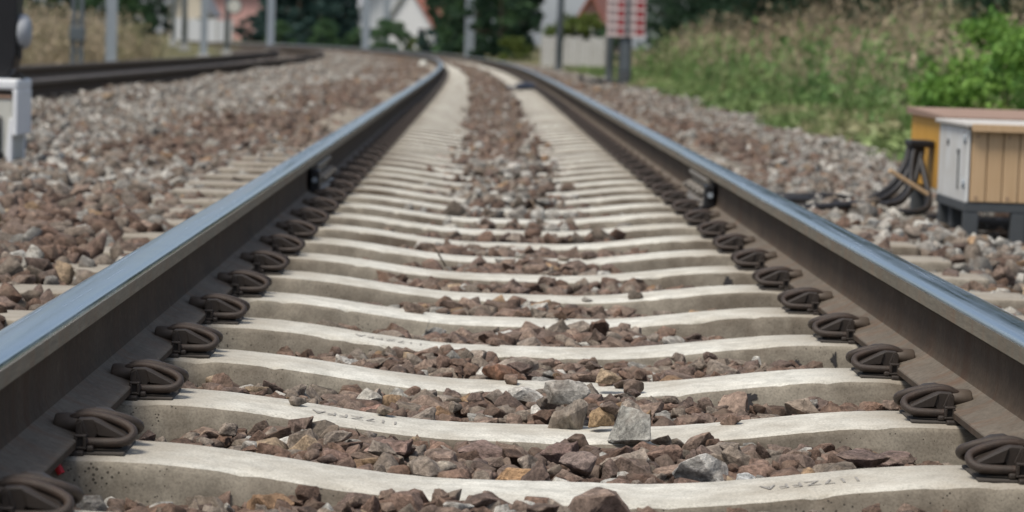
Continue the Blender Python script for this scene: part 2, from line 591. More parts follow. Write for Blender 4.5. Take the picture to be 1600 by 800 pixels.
def sleeper_mesh(seed, fine=True):
    g = np.random.default_rng(seed)
    nx = 180 if fine else 30
    xs = np.linspace(-1.3, 1.3, nx)
    sec = [(-.150, -.21), (-.128, -.12), (-.109, -.035), (-.104, -.012), (-.099, -.003), (-.090, 0), (-.03, .001), (.03, .001), (.090, 0), (.099, -.003), (.104, -.012), (.128, -.12), (.150, -.21)]
    k = len(sec)
    V = np.zeros((nx, k, 3))
    # wavy worn edges
    def wob(amp):
        w = np.zeros(nx)
        for f in (3, 7, 15, 31): w += g.normal() * np.sin(xs * f + g.uniform(0, 6)) / f ** .6
        return amp * w + amp * .35 * g.normal(size=nx) * (1 if fine else 0)
    for j, (y, z) in enumerate(sec):
        V[:, j, 0] = xs
        edge = .0018 if 3 <= j <= 9 else .003
        V[:, j, 1] = y + wob(edge)
        V[:, j, 2] = z + prof(xs) * (1 if z > -.05 else .5 if z > -.15 else 0) + wob(.0005)
    if fine:   # chips along the front arris
        for _ in range(9):
            c = g.uniform(-.7, .7); w = g.uniform(.006, .028); d = g.uniform(.003, .009)
            a = np.exp(-((xs - c) / w) ** 2) * d
            V[:, 3, 1] += a; V[:, 4, 1] += a * 1.2; V[:, 4, 2] -= a * .7; V[:, 5, 2] -= a * .3
    i = np.arange(nx * k).reshape(nx, k)
    F = np.stack([i[:-1, :-1], i[1:, :-1], i[1:, 1:], i[:-1, 1:]], -1)
    jj = np.broadcast_to(np.arange(k - 1), F.shape[:2])
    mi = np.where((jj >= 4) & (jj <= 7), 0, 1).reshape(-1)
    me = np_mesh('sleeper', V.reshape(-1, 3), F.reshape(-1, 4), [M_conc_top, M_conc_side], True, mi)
    bm = bmesh.new(); bm.from_mesh(me); bm.verts.ensure_lookup_table()
    for e in (0, nx - 1):
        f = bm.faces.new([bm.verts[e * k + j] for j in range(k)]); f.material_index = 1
    bmesh.ops.recalc_face_normals(bm, faces=bm.faces)
    bm.to_mesh(me); bm.free()
    return me


SLEEPER_FINE = [sleeper_mesh(11 + i) for i in range(6)]
SLEEPER_FAR = sleeper_mesh(99, False)
ORD = ['first', 'second', 'third', 'fourth', 'fifth', 'sixth', 'seventh', 'eighth', 'ninth', 'tenth', 'eleventh', 'twelfth']
N_MAIN = 165
sleepers = {}
for n in range(-1, N_MAIN):
    sf = SF0 + PITCH * n
    loc, h = pathv(sf + .102, 0, 0)
    me = SLEEPER_FINE[n % 6] if n < 14 else SLEEPER_FAR
    o = link('sleeper', me, None, cat='sleeper', group='concrete sleepers of the near track')
    o.location = loc; o.rotation_euler = (0, 0, h + (random.gauss(0, .0025) if n < 40 else 0))
    if n == -1: o['label'] = 'concrete sleeper mostly below the frame, only its clip seen at the bottom corner'
    elif n == 0: o['label'] = 'pale concrete sleeper nearest the camera, stamped letters near its right end'
    elif n == 1: o['label'] = 'concrete sleeper second from the camera, grey boulder lying on it'
    elif n == 2: o['label'] = 'concrete sleeper third from the camera, black tar stain on its side'
    elif n < 12: o['label'] = 'pale concrete sleeper, %s whole one from the camera' % ORD[n]
    else: o['label'] = 'blurred pale concrete sleeper further along the near track, past the twelfth'
    sleepers[n] = o
for n in range(0, 75):
    sf = 14 + PITCH * n
    loc, h = pathv(sf, LEFT, 0)
    o = link('sleeper', SLEEPER_FAR, None, cat='sleeper', label='concrete sleeper half buried in gravel under the neighbouring track', group='sleepers of the neighbouring track')
    o.location = loc; o.rotation_euler = (0, 0, h)


def stamp(n, x0, dirx):
    """raised mould mark on the sleeper top, reading from the far side"""
    cu = bpy.data.curves.new('stamp', 'FONT'); cu.body = '117ZFFA'; cu.size = .05; cu.space_character = 1.12
    ob = bpy.data.objects.new('stamp_tmp', cu)
    COL.objects.link(ob)
    dg = bpy.context.evaluated_depsgraph_get()
    me = bpy.data.meshes.new_from_object(ob.evaluated_get(dg))
    COL.objects.unlink(ob); bpy.data.objects.remove(ob)
    me.name = 'stamp'
    co = np.zeros(len(me.vertices) * 3, np.float32); me.vertices.foreach_get('co', co); co = co.reshape(-1, 3)
    w = co[:, 0].max()
    sx = .150 / w
    x = x0 - co[:, 0] * sx                     # turned half a turn
    y = .012 - co[:, 1] * 1.0 - .0
    z = prof(x) + .0022
    me.vertices.foreach_set('co', np.stack([x, y, z], 1).astype(np.float32).ravel())
    me.materials.clear(); me.materials.append(M_stamp)
    me.update()
    link('stamp', me, sleepers[n])


stamp(0, .455, 1)
stamp(1, -.235, 1)
stamp(3, -.22, 1)


def blob(n, x, z0, z1, w, seed, name='tar_stain'):
    """thin tar run on the sleeper's camera-side face"""
    g = np.random.default_rng(seed)
    pts = []
    for k in range(26):
        a = 2 * math.pi * k / 26
        r = .82 + .30 * g.normal() * .6 + .2 * math.sin(3 * a + seed) + .12 * math.sin(7 * a)
        zz = (z0 + z1) / 2 + (z0 - z1) / 2 * math.sin(a) * r
        xx = x + w / 2 * math.cos(a) * r * (1.0 - .25 * math.sin(a))
        pts.append((xx, zz))
    def fy(z): return -.104 - (-.012 - z) * .222 - .0022
    bm = bmesh.new()
    top = [bm.verts.new((xx, fy(min(zz, -.01)) , min(zz, -.012) + float(prof(xx)))) for xx, zz in pts]
    bm.faces.new(top)
    me = bpy.data.meshes.new(name); bm.to_mesh(me); bm.free(); me.materials.append(M_tar)
    link(name, me, sleepers[n])


def bx(px, py, n):
    """x on the front face of sleeper n under a pixel"""
    p = at_d(px, py, SF0 + PITCH * n)
    return p.x, p.z


for (px, py0, py1, wpx, n, sd) in ((1170, 606, 640, 24, 2, 1), (1245, 561, 578, 15, 3, 2), (1303, 549, 573, 11, 3, 5), (1137, 428, 446, 14, 6, 3), (1188, 640, 652, 10, 2, 9)):
    (x, z0), (_, z1) = bx(px, py0, n), bx(px, py1, n)
    q = float(prof(x))
    blob(n, x, z0 - q, z1 - q, wpx * (SF0 + PITCH * n) / FPX, sd)

# ------------------------------------------------------------------ rail clips
def clip_parts():
    P = {}
    P['base_pad'] = (MB().box(-.012, .082, -.074, .074, 0, .0055, .002), M_pad)
    sh = MB()
    sh.prism([(-.004, .003), (-.004, .046), (.024, .046), (.070, .026), (.072, .003)], 'y', -.0255, .0255, bev=.0015)
    for a, b_ in ((-.0475, -.0245), (.0245, .0475)):
        sh.prism([(-.006, .004), (-.007, .048), (-.002, .0545), (.022, .0555), (.034, .0520), (.082, .0300), (.083, .0240), (.030, .0285), (.022, .004)], 'y', a, b_, bev=.0022)
    for a, b_ in ((-.0515, -.047), (.047, .0515)):
        sh.prism([(.026, .0530), (.036, .0490), (.080, .0285), (.080, .0245), (.034, .0285)], 'y', a, b_, bev=.0012)
        sh.prism([(-.005, .006), (-.006, .047), (.006, .053), (.016, .030), (.012, .006)], 'y', a, b_, bev=.0012)
    P['shoulder'] = (sh, M_iron)
    rod = []
    half = [(.002, -.0600, .0190), (.030, -.0605, .0190), (.060, -.0600, .0195), (.078, -.0570, .0205), (.0915, -.0490, .0265), (.0935, -.0380, .0345), (.0850, -.0280, .0405), (.062, -.0205, .0490),
            (.030, -.0165, .0560), (.002, -.0145, .0560), (-.018, -.012, .049), (-.029, -.007, .044), (-.031, 0, .043)]
    full = half + [(x, -y, z) for (x, y, z) in reversed(half[:-1])]
    P['spring_rod'] = (MB().tube(full, .0078, 12, smooth_path=2), M_rod)
    toe = MB().tube([(-.050, 0, .0395), (-.0485, 0, .0395), (-.045, 0, .0395), (-.008, 0, .0405), (-.004, 0, .0405)], [.010, .0150, .0170, .0178, .0165], 20)
    for v in toe.bm.verts: v.co.y *= 1.45
    P['toe_insulator'] = (toe, M_toe)
    br = MB()
    y = -.071
    br.box(-.004, .017, y - .006, y + .006, .0095, .0140, .0015)
    br.box(-.004, .017, y - .006, y + .006, .0285, .0330, .0015)
    br.box(-.004, .0015, y - .006, y + .006, .0135, .0290, .0012)
    br.box(.0115, .017, y - .006, y + .006, .0135, .0290, .0012)
    br.box(.001, .012, y + .001, y + .005, .0130, .0295)
    br.prism([(-.001, .0325), (.010, .0325), (.007, .052)], 'y', y + .002, y + .007)
    br.box(.016, .029, y - .003, y + .010, .006, .0155, .003)
    br.box(-.016, .014, y - .016, y + .010, -.001, .0088, .003)
    P['side_bracket'] = (br, M_iron)
    w = MB()
    w.prism([(-.012, .0505), (.010, .0585), (.034, .0560), (.078, .0330), (.076, .0280), (.032, .0490), (.008, .0510), (-.010, .0455)], 'y', .060, .078, bev=.0015)
    w.box(-.004, .016, .062, .076, .006, .050)
    P['back_wing'] = (w, M_iron)
    return P


PARTS = {k: mb.mesh(k, m) for k, (mb, m) in clip_parts().items()}
far = MB()
far.box(-.012, .080, -.078, .078, 0, .0075)
far.prism([(-.004, .004), (-.004, .050), (.024, .056), (.076, .028), (.076, .006)], 'y', -.026, .026)
far.tube([(.004, -.053, .0225), (.060, -.054, .0225), (.088, -.045, .030), (.078, -.034, .0455), (.02, -.029, .055), (-.03, 0, .041), (.02, .029, .055), (.078, .034, .0455), (.088, .045, .03), (.06, .054, .0225), (.004, .053, .0225)], .008, 6)
far.tube([(-.043, 0, .037), (-.006, 0, .038)], .019, 8)
FAR_CLIP = far.mesh('rail_clip', M_iron)
N_PART_CLIPS = 34


def clip(s, lat, side, n, track):
    """side -1: clip on the inner side of the left rail, +1: of the right rail"""
    loc, h = pathv(s, lat, 0)
    rz = h if side < 0 else h
    sd = 'left' if side < 0 else 'right'
    near = track == 'near' and n < N_PART_CLIPS
    if near:
        o = bpy.data.objects.new('rail_clip', None); o.empty_display_size = .05
        for k, me in PARTS.items():
            c = bpy.data.objects.new(k, me); c.parent = o; COL.objects.link(c)
    else:
        o = bpy.data.objects.new('rail_clip', FAR_CLIP)
    COL.objects.link(o)
    o.location = loc
    o.rotation_euler = (0, 0, rz)
    o.scale = (.83 if side < 0 else -.83, .92, .90)
    if track == 'near' and n < 0:
        lab = 'dark iron rail clip cut off by the bottom left corner of the picture'
    elif track == 'near' and n < 12:
        lab = 'dark iron spring clip holding the %s rail on the %s whole sleeper from the camera' % (sd, ORD[n])
    elif track == 'near':
        lab = 'blurred iron rail clip on the %s rail further along the near track' % sd
    else:
        lab = 'tiny dark rail clip under the neighbouring track beside the gravel'
    tag(o, lab, 'rail clip', 'rail clips of the near track' if track == 'near' else 'rail clips of the neighbouring track')
    return o


FE = .6785                          # inner edge of the rail foot
for n in range(-1, 118):
    s = SF0 + PITCH * n + .102
    clip(s, -FE, -1, n, 'near')
    if n >= 0: clip(s, FE, 1, n, 'near')
for n in range(0, 60):              # outer side of the near rail of the other track, facing the camera
    clip(14 + PITCH * n, LEFT + RC + .075, -1, n, 'other')

# fishplate joints on both rails
for side, s0, sd in ((-1, 9.95, 'left'), (1, 9.75, 'right')):
    o = empty('rail_joint', (side * (RC - .010), s0, RAIL_Z), 0, label='bolted fishplate joint in the web of the %s rail' % sd, cat='rail joint', group='bolted rail joints')
    sx = -side
    pl = MB()
    pl.prism([(sx * .0, .030), (sx * .052, .022), (sx * .052, .034), (sx * .022, .046), (sx * .020, .098), (sx * .036, .118), (sx * .034, .128), (sx * .0, .125)], 'y', 0, .80, bev=.002)
    pl.build('fishplate', M_fish_light, o)
    for k in range(4):
        y = .10 + .20 * k
        MB().tube([(sx * .018, y, .073), (sx * .05, y, .073)], .019, 6).tube([(sx * .05, y, .073), (sx * .062, y, .073)], .011, 10).build('bolt', M_fish_light, o)
    MB().box(sx * .004 if sx > 0 else -.044, .044 if sx > 0 else -.004, -.09, -.004, .024, .112, .008).build('insulating_block', M_black, o)
    MB().tube([(sx * .026, -.089, .075), (sx * .026, -.102, .075)], .011, 6).build('bolt_head', M_steelgrey, o)
    MB().tube([(sx * .045, -.06, .03), (sx * .07, -.1, .02), (sx * .09, -.13, .015), (sx * .10, -.15, -.03)], .007, 8, smooth_path=1).build('bond_wire', M_cable, o)

# dark blue device beside the right rail
p, h = pathv(36.5, .52, 0)
o = empty('track_magnet', (p.x, p.y, .0), h, label='dark blue box beside the right rail, far along the near track', cat='track device')
MB().box(-.12, .13, 0, 1.8, .012, .06, .01).build('housing', M_bluedark, o)
MB().box(-.05, .125, .2, 1.6, .062, .072, .004).build('cover', M_bluedark, o)
MB().box(-.28, -.122, .3, 1.3, .004, .02, .004).build('side_plate', M_bluedark, o)

# red plastic tag under the left rail
p = on_z(84, 731, -.012)
t = MB(); t.tube([(-.012, 0, -.004), (-.004, .002, .006), (.004, .002, .004), (.011, 0, -.008)], .0055, 8, smooth_path=2)
t.build('plastic_tag', M_red, label='small red plastic cap tucked under the foot of the left rail', cat='plastic cap').location = p

# ------------------------------------------------------------------ stones
def stone_bm(seed, npts=15):
    g = np.random.default_rng(seed)
    dims = np.array([1.0, g.uniform(.62, .95), g.uniform(.45, .8)])
    bm = bmesh.new()
    p = g.normal(size=(npts, 3)); p /= np.linalg.norm(p, axis=1)[:, None]
    # few big facets: squash points towards planes
    for _ in range(6):
        nrm = g.normal(size=3); nrm /= np.linalg.norm(nrm); d = g.uniform(.38, .66)
        k = p @ nrm
        p -= np.where(k > d, k - d, 0)[:, None] * nrm
    for q in p * dims * .5 * g.uniform(.88, 1.08, size=(npts, 1)):
        bm.verts.new(q)
    r = bmesh.ops.convex_hull(bm, input=bm.verts)
    bmesh.ops.delete(bm, geom=[v for v in bm.verts if not v.link_faces], context='VERTS')
    return bm


def to_arrays(bm):
    bmesh.ops.triangulate(bm, faces=bm.faces)
    bm.verts.index_update()
    v = np.array([x.co[:] for x in bm.verts]); f = np.array([[x.index for x in q.verts] for q in bm.faces])
    return v, f


HI, MID, LOW = [], [], []
from mathutils import noise as mnoise
for i in range(36):
    bm = stone_bm(100 + i, 17)
    bmesh.ops.dissolve_limit(bm, angle_limit=R(14), verts=bm.verts, edges=bm.edges)
    bmesh.ops.bevel(bm, geom=list(bm.edges), offset=.016, segments=1, affect='EDGES', profile=.5)
    mid = bm.copy()
    bmesh.ops.triangulate(bm, faces=bm.faces)
    bmesh.ops.subdivide_edges(bm, edges=[e for e in bm.edges if e.calc_length() > .16], cuts=2, use_grid_fill=True)
    bmesh.ops.triangulate(bm, faces=bm.faces)
    bmesh.ops.subdivide_edges(bm, edges=[e for e in bm.edges if e.calc_length() > .11], cuts=1, use_grid_fill=True)
    bmesh.ops.triangulate(bm, faces=bm.faces)
    bm.normal_update()
    off = Vector((i * 3.7, i * 1.3, 0))
    for v in bm.verts:
        q = v.co * 3.2 + off
        d = .026 * mnoise.noise(q) + .022 * mnoise.noise(q * 2.7) + .012 * mnoise.noise(q * 6.5)
        v.co += v.normal * d
    for f in bm.faces: f.smooth = True
    me = bpy.data.meshes.new('ballast_stone')
    # keep strong ridges crisp
    for e in bm.edges:
        if len(e.link_faces) == 2 and e.calc_face_angle(0) > R(17): e.smooth = False
    bm.to_mesh(me); bm.free(); me.materials.append(M_rock_i)
    HI.append(me)
    MID.append(to_arrays(mid)); mid.free()
for i in range(24):
    bm = stone_bm(300 + i, 10); LOW.append(to_arrays(bm)); bm.free()

PAL = {'brown': [(.165, .108, .080), (.185, .126, .098), (.118, .078, .059), (.215, .158, .124), (.178, .132, .106), (.145, .106, .088)],
       'taupe': [(.210, .172, .138), (.175, .146, .118), (.240, .202, .168)],
       'grey': [(.34, .325, .29), (.27, .26, .235), (.38, .37, .34), (.235, .222, .20)],
       'pale': [(.52, .505, .46), (.46, .44, .40)],
       'tan': [(.30, .205, .125), (.33, .25, .17), (.24, .155, .095)]}


def pick(g, mixp):
    k = g.choice(list(mixp), p=list(mixp.values()))
    c = np.array(PAL[k][g.integers(len(PAL[k]))]) * g.uniform(.85, 1.15)
    return k, c


BROWN = {'brown': .70, 'taupe': .21, 'grey': .045, 'pale': .015, 'tan': .03}
GREYM = {'brown': .07, 'taupe': .33, 'grey': .49, 'pale': .09, 'tan': .02}


def crib_target(x, s):
    far_ = smooth(9.0, 13.0, s)
    c = .02 * np.sin(s * 2.3)
    w = .42 + .03 * np.sin(s * 5.1) - .12 * far_
    lo = -.047 - .026 * smooth(4.9, 6.2, s)
    t = lo + (-.050 + .030 * far_ - lo) * np.exp(-((x - .04 - c) / w) ** 2)
    return t - .010 * smooth(.54, .64, np.abs(x)) + .010 * np.sin(x * 9 + s * 4.1)


# --- settle the nearest stones on a height map (real piles, touching each other)
GX0, GX1, GS0, GS1, GC = -.70, .70, 3.05, 8.7, .006
nxg, nsg = int((GX1 - GX0) / GC), int((GS1 - GS0) / GC)
gx = GX0 + (np.arange(nxg) + .5) * GC; gs = GS0 + (np.arange(nsg) + .5) * GC
HM = crib_target(gx[:, None], gs[None, :]) - .10
ph = (gs - SF0) % PITCH                      # 0 at a front edge
dist_c = np.abs(((gs - SF0 - .102 + .3) % PITCH) - .3)      # distance from sleeper centre line
top = prof(gx)[:, None]
side = np.where(dist_c < .1, 0, -(dist_c - .1) / .222 - .0)[None, :]
HM = np.maximum(HM, np.where(dist_c[None, :] < .152, top + side, -1))
SLEEP = dist_c[None, :] < .1

stones = []          # dicts: pos, rot matrix, size(vec), colour, kind, special label


def ell_drop(x, s, Rm, rad, sink):
    """drop an ellipsoid (radii rad, rotation Rm) at x,s on HM; returns z and updates HM"""
    A = Rm @ np.diag(rad ** 2) @ Rm.T                        # support matrix
    ex, es = math.sqrt(A[0, 0]), math.sqrt(A[1, 1])
    i0, i1 = max(0, int((x - ex - GX0) / GC)), min(nxg, int((x + ex - GX0) / GC) + 1)
    j0, j1 = max(0, int((s - es - GS0) / GC)), min(nsg, int((s + es - GS0) / GC) + 1)
    if i1 - i0 < 2 or j1 - j0 < 2: return None
    B = np.linalg.inv(A)
    dx = gx[i0:i1, None] - x; ds = gs[None, j0:j1] - s
    a = B[2, 2]; b = B[0, 2] * dx + B[1, 2] * ds; c = B[0, 0] * dx ** 2 + 2 * B[0, 1] * dx * ds + B[1, 1] * ds ** 2 - 1
    disc = b * b - a * c
    m = disc > 0
    if not m.any(): return None
    q = np.sqrt(np.where(m, disc, 0))
    lo = (-b - q) / a; hi = (-b + q) / a
    sub = HM[i0:i1, j0:j1]
    z = np.max(np.where(m, sub - lo, -9)) - sink
    return z, (i0, i1, j0, j1, m, hi)


def commit(z, t):
    i0, i1, j0, j1, m, hi = t
    HM[i0:i1, j0:j1] = np.where(m, np.maximum(HM[i0:i1, j0:j1], z + hi * .92), HM[i0:i1, j0:j1])


def rotm(g, flat=.6):
    e = Euler((g.normal() * flat, g.normal() * flat, g.uniform(0, 6.28)))
    return np.array(e.to_matrix())


g = np.random.default_rng(21)
SPECIAL = [  # px, py of the stone's middle, distance, width px, height px, colour, label
    (990, 674, 4.37, 68, 60, (.27, .265, .24), 'big grey angular stone perched on the second sleeper from the camera'),
    (886, 650, 4.53, 62, 56, (.235, .205, .17), 'tall wedge of taupe stone standing at the back edge of the second sleeper'),
    (892, 610, 4.60, 66, 38, (.30, .285, .26), 'pale grey blocky stone overlapping the third sleeper, above the taupe wedge'),
    (1082, 740, 4.06, 88, 56, (.43, .415, .385), 'large whitish rough stone just behind the nearest sleeper'),
    (1161, 752, 4.03, 48, 22, (.48, .49, .48), 'small white stone between the large whitish stone and the stamped letters'),
    (787, 585, 5.17, 68, 32, (.19, .105, .070), 'rust orange dome shaped stone lying on the third sleeper'),
    (801, 746, 4.04, 72, 28, (.34, .215, .12), 'orange tan flat stone at the back edge of the nearest sleeper'),
    (932, 655, 4.50, 44, 30, (.31, .215, .125), 'rounded speckled tan stone left of the perched grey stone'),
    (662, 735, 4.05, 92, 40, (.27, .235, .19), 'broad greyish tan stone at the centre back edge of the nearest sleeper'),
    (478, 690, 4.28, 48, 40, (.33, .315, .275), 'grey stone with a dark groove against the second sleeper'),
    (523, 719, 4.10, 58, 40, (.20, .135, .11), 'pinkish brown wedge stone behind the nearest sleeper, left of centre'),
    (600, 705, 4.18, 82, 44, (.19, .13, .108), 'large pinkish brown humped stone amid the heap behind the nearest sleeper'),
    (750, 702, 4.26, 90, 36, (.175, .125, .108), 'wide flat topped mauve brown stone behind the nearest sleeper'),
    (908, 728, 4.12, 56, 42, (.205, .16, .14), 'tilted mauve grey slab in the heap behind the nearest sleeper'),
    (945, 590, 5.0, 42, 22, (.37, .28, .19), 'light tan flat stone behind the third sleeper'),
    (917, 541, 5.9, 24, 11, (.55, .55, .50), 'tiny white pebble behind the fourth sleeper'),
    (870, 708, 4.2, 60, 40, (.165, .115, .10), 'dark mauve stone beside the tilted mauve grey slab'),
    (578, 642, 4.66, 42, 26, (.30, .19, .15), 'speckled pinkish stone at the back edge of the second sleeper'),
    (1340, 707, 4.12, 80, 28, (.17, .125, .11), 'wide dark mauve slab on the heap behind the nearest sleeper, near the right rail'),
    (1400, 693, 4.2, 70, 30, (.165, .12, .105), 'brown block between the mauve slab and the right hand clip'),
]
def special(px, py, d, wp, hp, colr, lab, settle):
    p = at_d(px, py, d)
    w, hgt = wp * d / FPX, hp * d / FPX
    rad = np.array([w, max(w * .72, hgt), hgt]) * .5
    Rm = np.array(Euler((g.normal() * .12, g.normal() * .18, g.normal() * .3)).to_matrix())
    r = ell_drop(p.x, p.y, Rm, rad * .94, .004)
    if r is None: return
    z, t = r
    z = z if settle else p.z
    commit(z, t)
    stones.append(dict(pos=(p.x, p.y, z), R=Rm, size=rad * 2 * 1.06, col=np.array(colr), kind='special', label=lab, var=int(g.integers(36))))

for sp in SPECIAL:
    if sp[0] < 1300: special(*sp, False)

cribs = [n for n in range(-1, 8)]
for n in cribs:
    s0, s1 = SF0 + PITCH * n + .215, SF0 + PITCH * (n + 1) - .012
    for it in range(9000 if n < 3 else 5500):
        x = g.uniform(-.66, .66)
        s = g.uniform(s0, s1)
        big = it < 5000
        sz = g.uniform(.055, .100) if big else g.uniform(.024, .055)
        if it > 2500 and big: sz *= .8
        i = int((x - GX0) / GC); j = int((s - GS0) / GC)
        if not (0 <= i < nxg and 0 <= j < nsg): continue
        tgt = crib_target(x, s)
        if HM[i, j] > tgt - (.016 if big else .006): continue
        rad = np.array([1.0, g.uniform(.62, .92), g.uniform(.48, .78)]) * sz * .5
        Rm = rotm(g, .45)
        r = ell_drop(x, s, Rm, rad * .9, sz * .10)
        if r is None: continue
        z, t = r
        ez = math.sqrt(float((Rm @ np.diag(rad ** 2) @ Rm.T)[2, 2]))
        if z + ez > tgt + (.015 if g.random() < .92 else .028): continue
        commit(z, t)
        k, c = pick(g, BROWN)
        stones.append(dict(pos=(x, s, z), R=Rm, size=rad * 2 * 1.08, col=c, kind=k, crib=n, var=int(g.integers(36))))
for sp in SPECIAL:
    if sp[0] >= 1300: special(*sp, True)
# a few strays lying on sleeper tops
for _ in range(18):
    n = int(g.integers(1, 8)); x = g.normal() * .22 + .05; s = SF0 + PITCH * n + g.uniform(.02, .19)
    sz = g.uniform(.03, .06); rad = np.array([1, g.uniform(.6, .9), g.uniform(.45, .7)]) * sz * .5
    Rm = rotm(g, .2); r = ell_drop(x, s, Rm, rad * .95, .002)
    if r is None: continue
    z, t = r; commit(z, t); k, c = pick(g, BROWN)
    stones.append(dict(pos=(x, s, z), R=Rm, size=rad * 2 * 1.05, col=c, kind=k, crib=n, var=int(g.integers(36))))

# --- which of them show largest: paint them far to near into a coarse picture
W2, H2 = 800, 400
buf = np.full((H2, W2), -1, np.int32)
items = [(st['pos'][1], i) for i, st in enumerate(stones)] + [(SF0 + PITCH * n - .001, -2 - n) for n in range(0, 9)]
yy, xx = np.mgrid[0:H2, 0:W2]
for s, i in sorted(items, reverse=True):
    if i <= -2:
        for x in np.linspace(-.75, .75, 1400):
            zt = float(prof(x))
            a = project((x, s + .20, zt)); b = project((x, s, zt)); c = project((x, s - .03, -.12))
            cx = int(b[0] / 2)
            if 0 <= cx < W2:
                y0 = max(0, int(min(a[1], b[1]) / 2)); y1 = min(H2, int(c[1] / 2))
                if y1 > y0: buf[y0:y1, cx] = -1
        continue
    st = stones[i]; q = project(st['pos']); r = FPX / s * .5
    ex = max(2, st['size'][0] * .45 * r); ey = max(1.5, st['size'][2] * .5 * r)
    cx, cy = q[0] / 2, q[1] / 2
    x0, x1, y0, y1 = int(cx - ex), int(cx + ex) + 1, int(cy - ey), int(cy + ey) + 1
    x0, x1, y0, y1 = max(0, x0), min(W2, x1), max(0, y0), min(H2, y1)
    if x1 <= x0 or y1 <= y0: continue
    m = ((xx[y0:y1, x0:x1] - cx) / ex) ** 2 + ((yy[y0:y1, x0:x1] - cy) / ey) ** 2 < 1
    buf[y0:y1, x0:x1][m] = i
cnt = np.bincount(buf[buf >= 0].ravel(), minlength=len(stones))
order = np.argsort(-cnt)
solo = [i for i in order if cnt[i] > 12 or stones[i]['kind'] == 'special'][:292]
for i, st in enumerate(stones):
    if st['kind'] == 'special' and i not in solo: solo.append(i)
solo_set = set(solo)
CN = {-1: 'in front of the nearest sleeper', 0: 'in the gap behind the nearest sleeper', 1: 'in the gap behind the second sleeper', 2: 'in the gap behind the third sleeper',
      3: 'in the gap behind the fourth sleeper', 4: 'in the gap behind the fifth sleeper', 5: 'in the gap behind the sixth sleeper', 6: 'in the gap behind the seventh sleeper', 7: 'in the gap behind the eighth sleeper', 8: 'behind the ninth sleeper'}
KN = {'brown': 'reddish brown', 'taupe': 'taupe', 'grey': 'grey', 'pale': 'whitish', 'tan': 'orange tan'}
for i in solo:
    st = stones[i]
    o = bpy.data.objects.new('ballast_stone', HI[st['var']])
    me_d = np.array(HI[st['var']].vertices[0].co)  # mesh is about unit sized
    dims = np.array(o.dimensions) if False else None
    bbx = np.array([v[:] for v in o.bound_box]); ext = bbx.max(0) - bbx.min(0)
    o.matrix_world = Matrix.Translation(st['pos']) @ Matrix(st['R'].tolist()).to_4x4() @ Matrix.Diagonal((*(st['size'] / ext), 1))
    o.color = (*st['col'], 1)
    COL.objects.link(o)
    if st['kind'] == 'special':
        tag(o, st['label'], 'stone', 'distinct ballast stones')
    else:
        w = CN[st['crib']]
        tag(o, '%s angular ballast stone %s' % (KN[st['kind']], w), 'stone', '%s stones %s' % (KN[st['kind']], w))


# --- the rest of the ballast: one mass
class Mass:
    def __init__(s): s.V, s.F, s.C, s.n = [], [], [], 0

    def add(s, shapes, pos, Rm, size, col, g):
        """pos Nx3, Rm Nx3x3, size Nx3 , col Nx3"""
        var = g.integers(len(shapes), size=len(pos))
        for k, (v, f) in enumerate(shapes):
            sel = np.where(var == k)[0]
            if not len(sel): continue
            ext = v.max(0) - v.min(0)
            q = (v / ext)[None] * size[sel][:, None, :]
            q = np.einsum('nij,nkj->nki', Rm[sel], q) + pos[sel][:, None, :]
            nv = len(v)
            F = f[None] + (np.arange(len(sel)) * nv)[:, None, None] + s.n
            s.V.append(q.reshape(-1, 3)); s.F.append(F.reshape(-1, 3)); s.C.append(np.repeat(col[sel], nv, axis=0))
            s.n += nv * len(sel)


def rots(n, g, flat=.6):
    a, b, c = g.normal(size=n) * flat, g.normal(size=n) * flat, g.uniform(0, 6.283, n)
    ca, sa, cb, sb, cc, sc = np.cos(a), np.sin(a), np.cos(b), np.sin(b), np.cos(c), np.sin(c)
    z, o = np.zeros(n), np.ones(n)
    Rx = np.stack([o, z, z, z, ca, -sa, z, sa, ca], 1).reshape(-1, 3, 3)
    Ry = np.stack([cb, z, sb, z, o, z, -sb, z, cb], 1).reshape(-1, 3, 3)
    Rz = np.stack([cc, -sc, z, sc, cc, z, z, z, o], 1).reshape(-1, 3, 3)
    return Rz @ Ry @ Rx


def cols(n, g, pb):
    """pb: per-stone probability of the brown mix"""
    flat = {k: np.array(v) for k, v in PAL.items()}
    keys = list(PAL)
    pB = np.cumsum([BROWN[k] for k in keys]); pG = np.cumsum([GREYM[k] for k in keys])
    u = g.random(n); isb = g.random(n) < pb
    idx = np.where(isb, np.searchsorted(pB, u), np.searchsorted(pG, u)).clip(0, len(keys) - 1)
    out = np.zeros((n, 3))
    for k, key in enumerate(keys):
        m = idx == k
        out[m] = flat[key][g.integers(len(flat[key]), size=m.sum())]
    return out * g.uniform(.68, 1.14, (n, 1))


mass = Mass()
rest = [st for i, st in enumerate(stones) if i not in solo_set]
mass.add(MID, np.array([s['pos'] for s in rest]), np.array([s['R'] for s in rest]), np.array([s['size'] for s in rest]), np.array([s['col'] for s in rest]), g)


def patchy(x, s):
    return .5 + .5 * np.sin(x * 1.7 + 1.1 * np.sin(s * .43) + .6 * np.sin(s * 1.3 + x * 2.0))


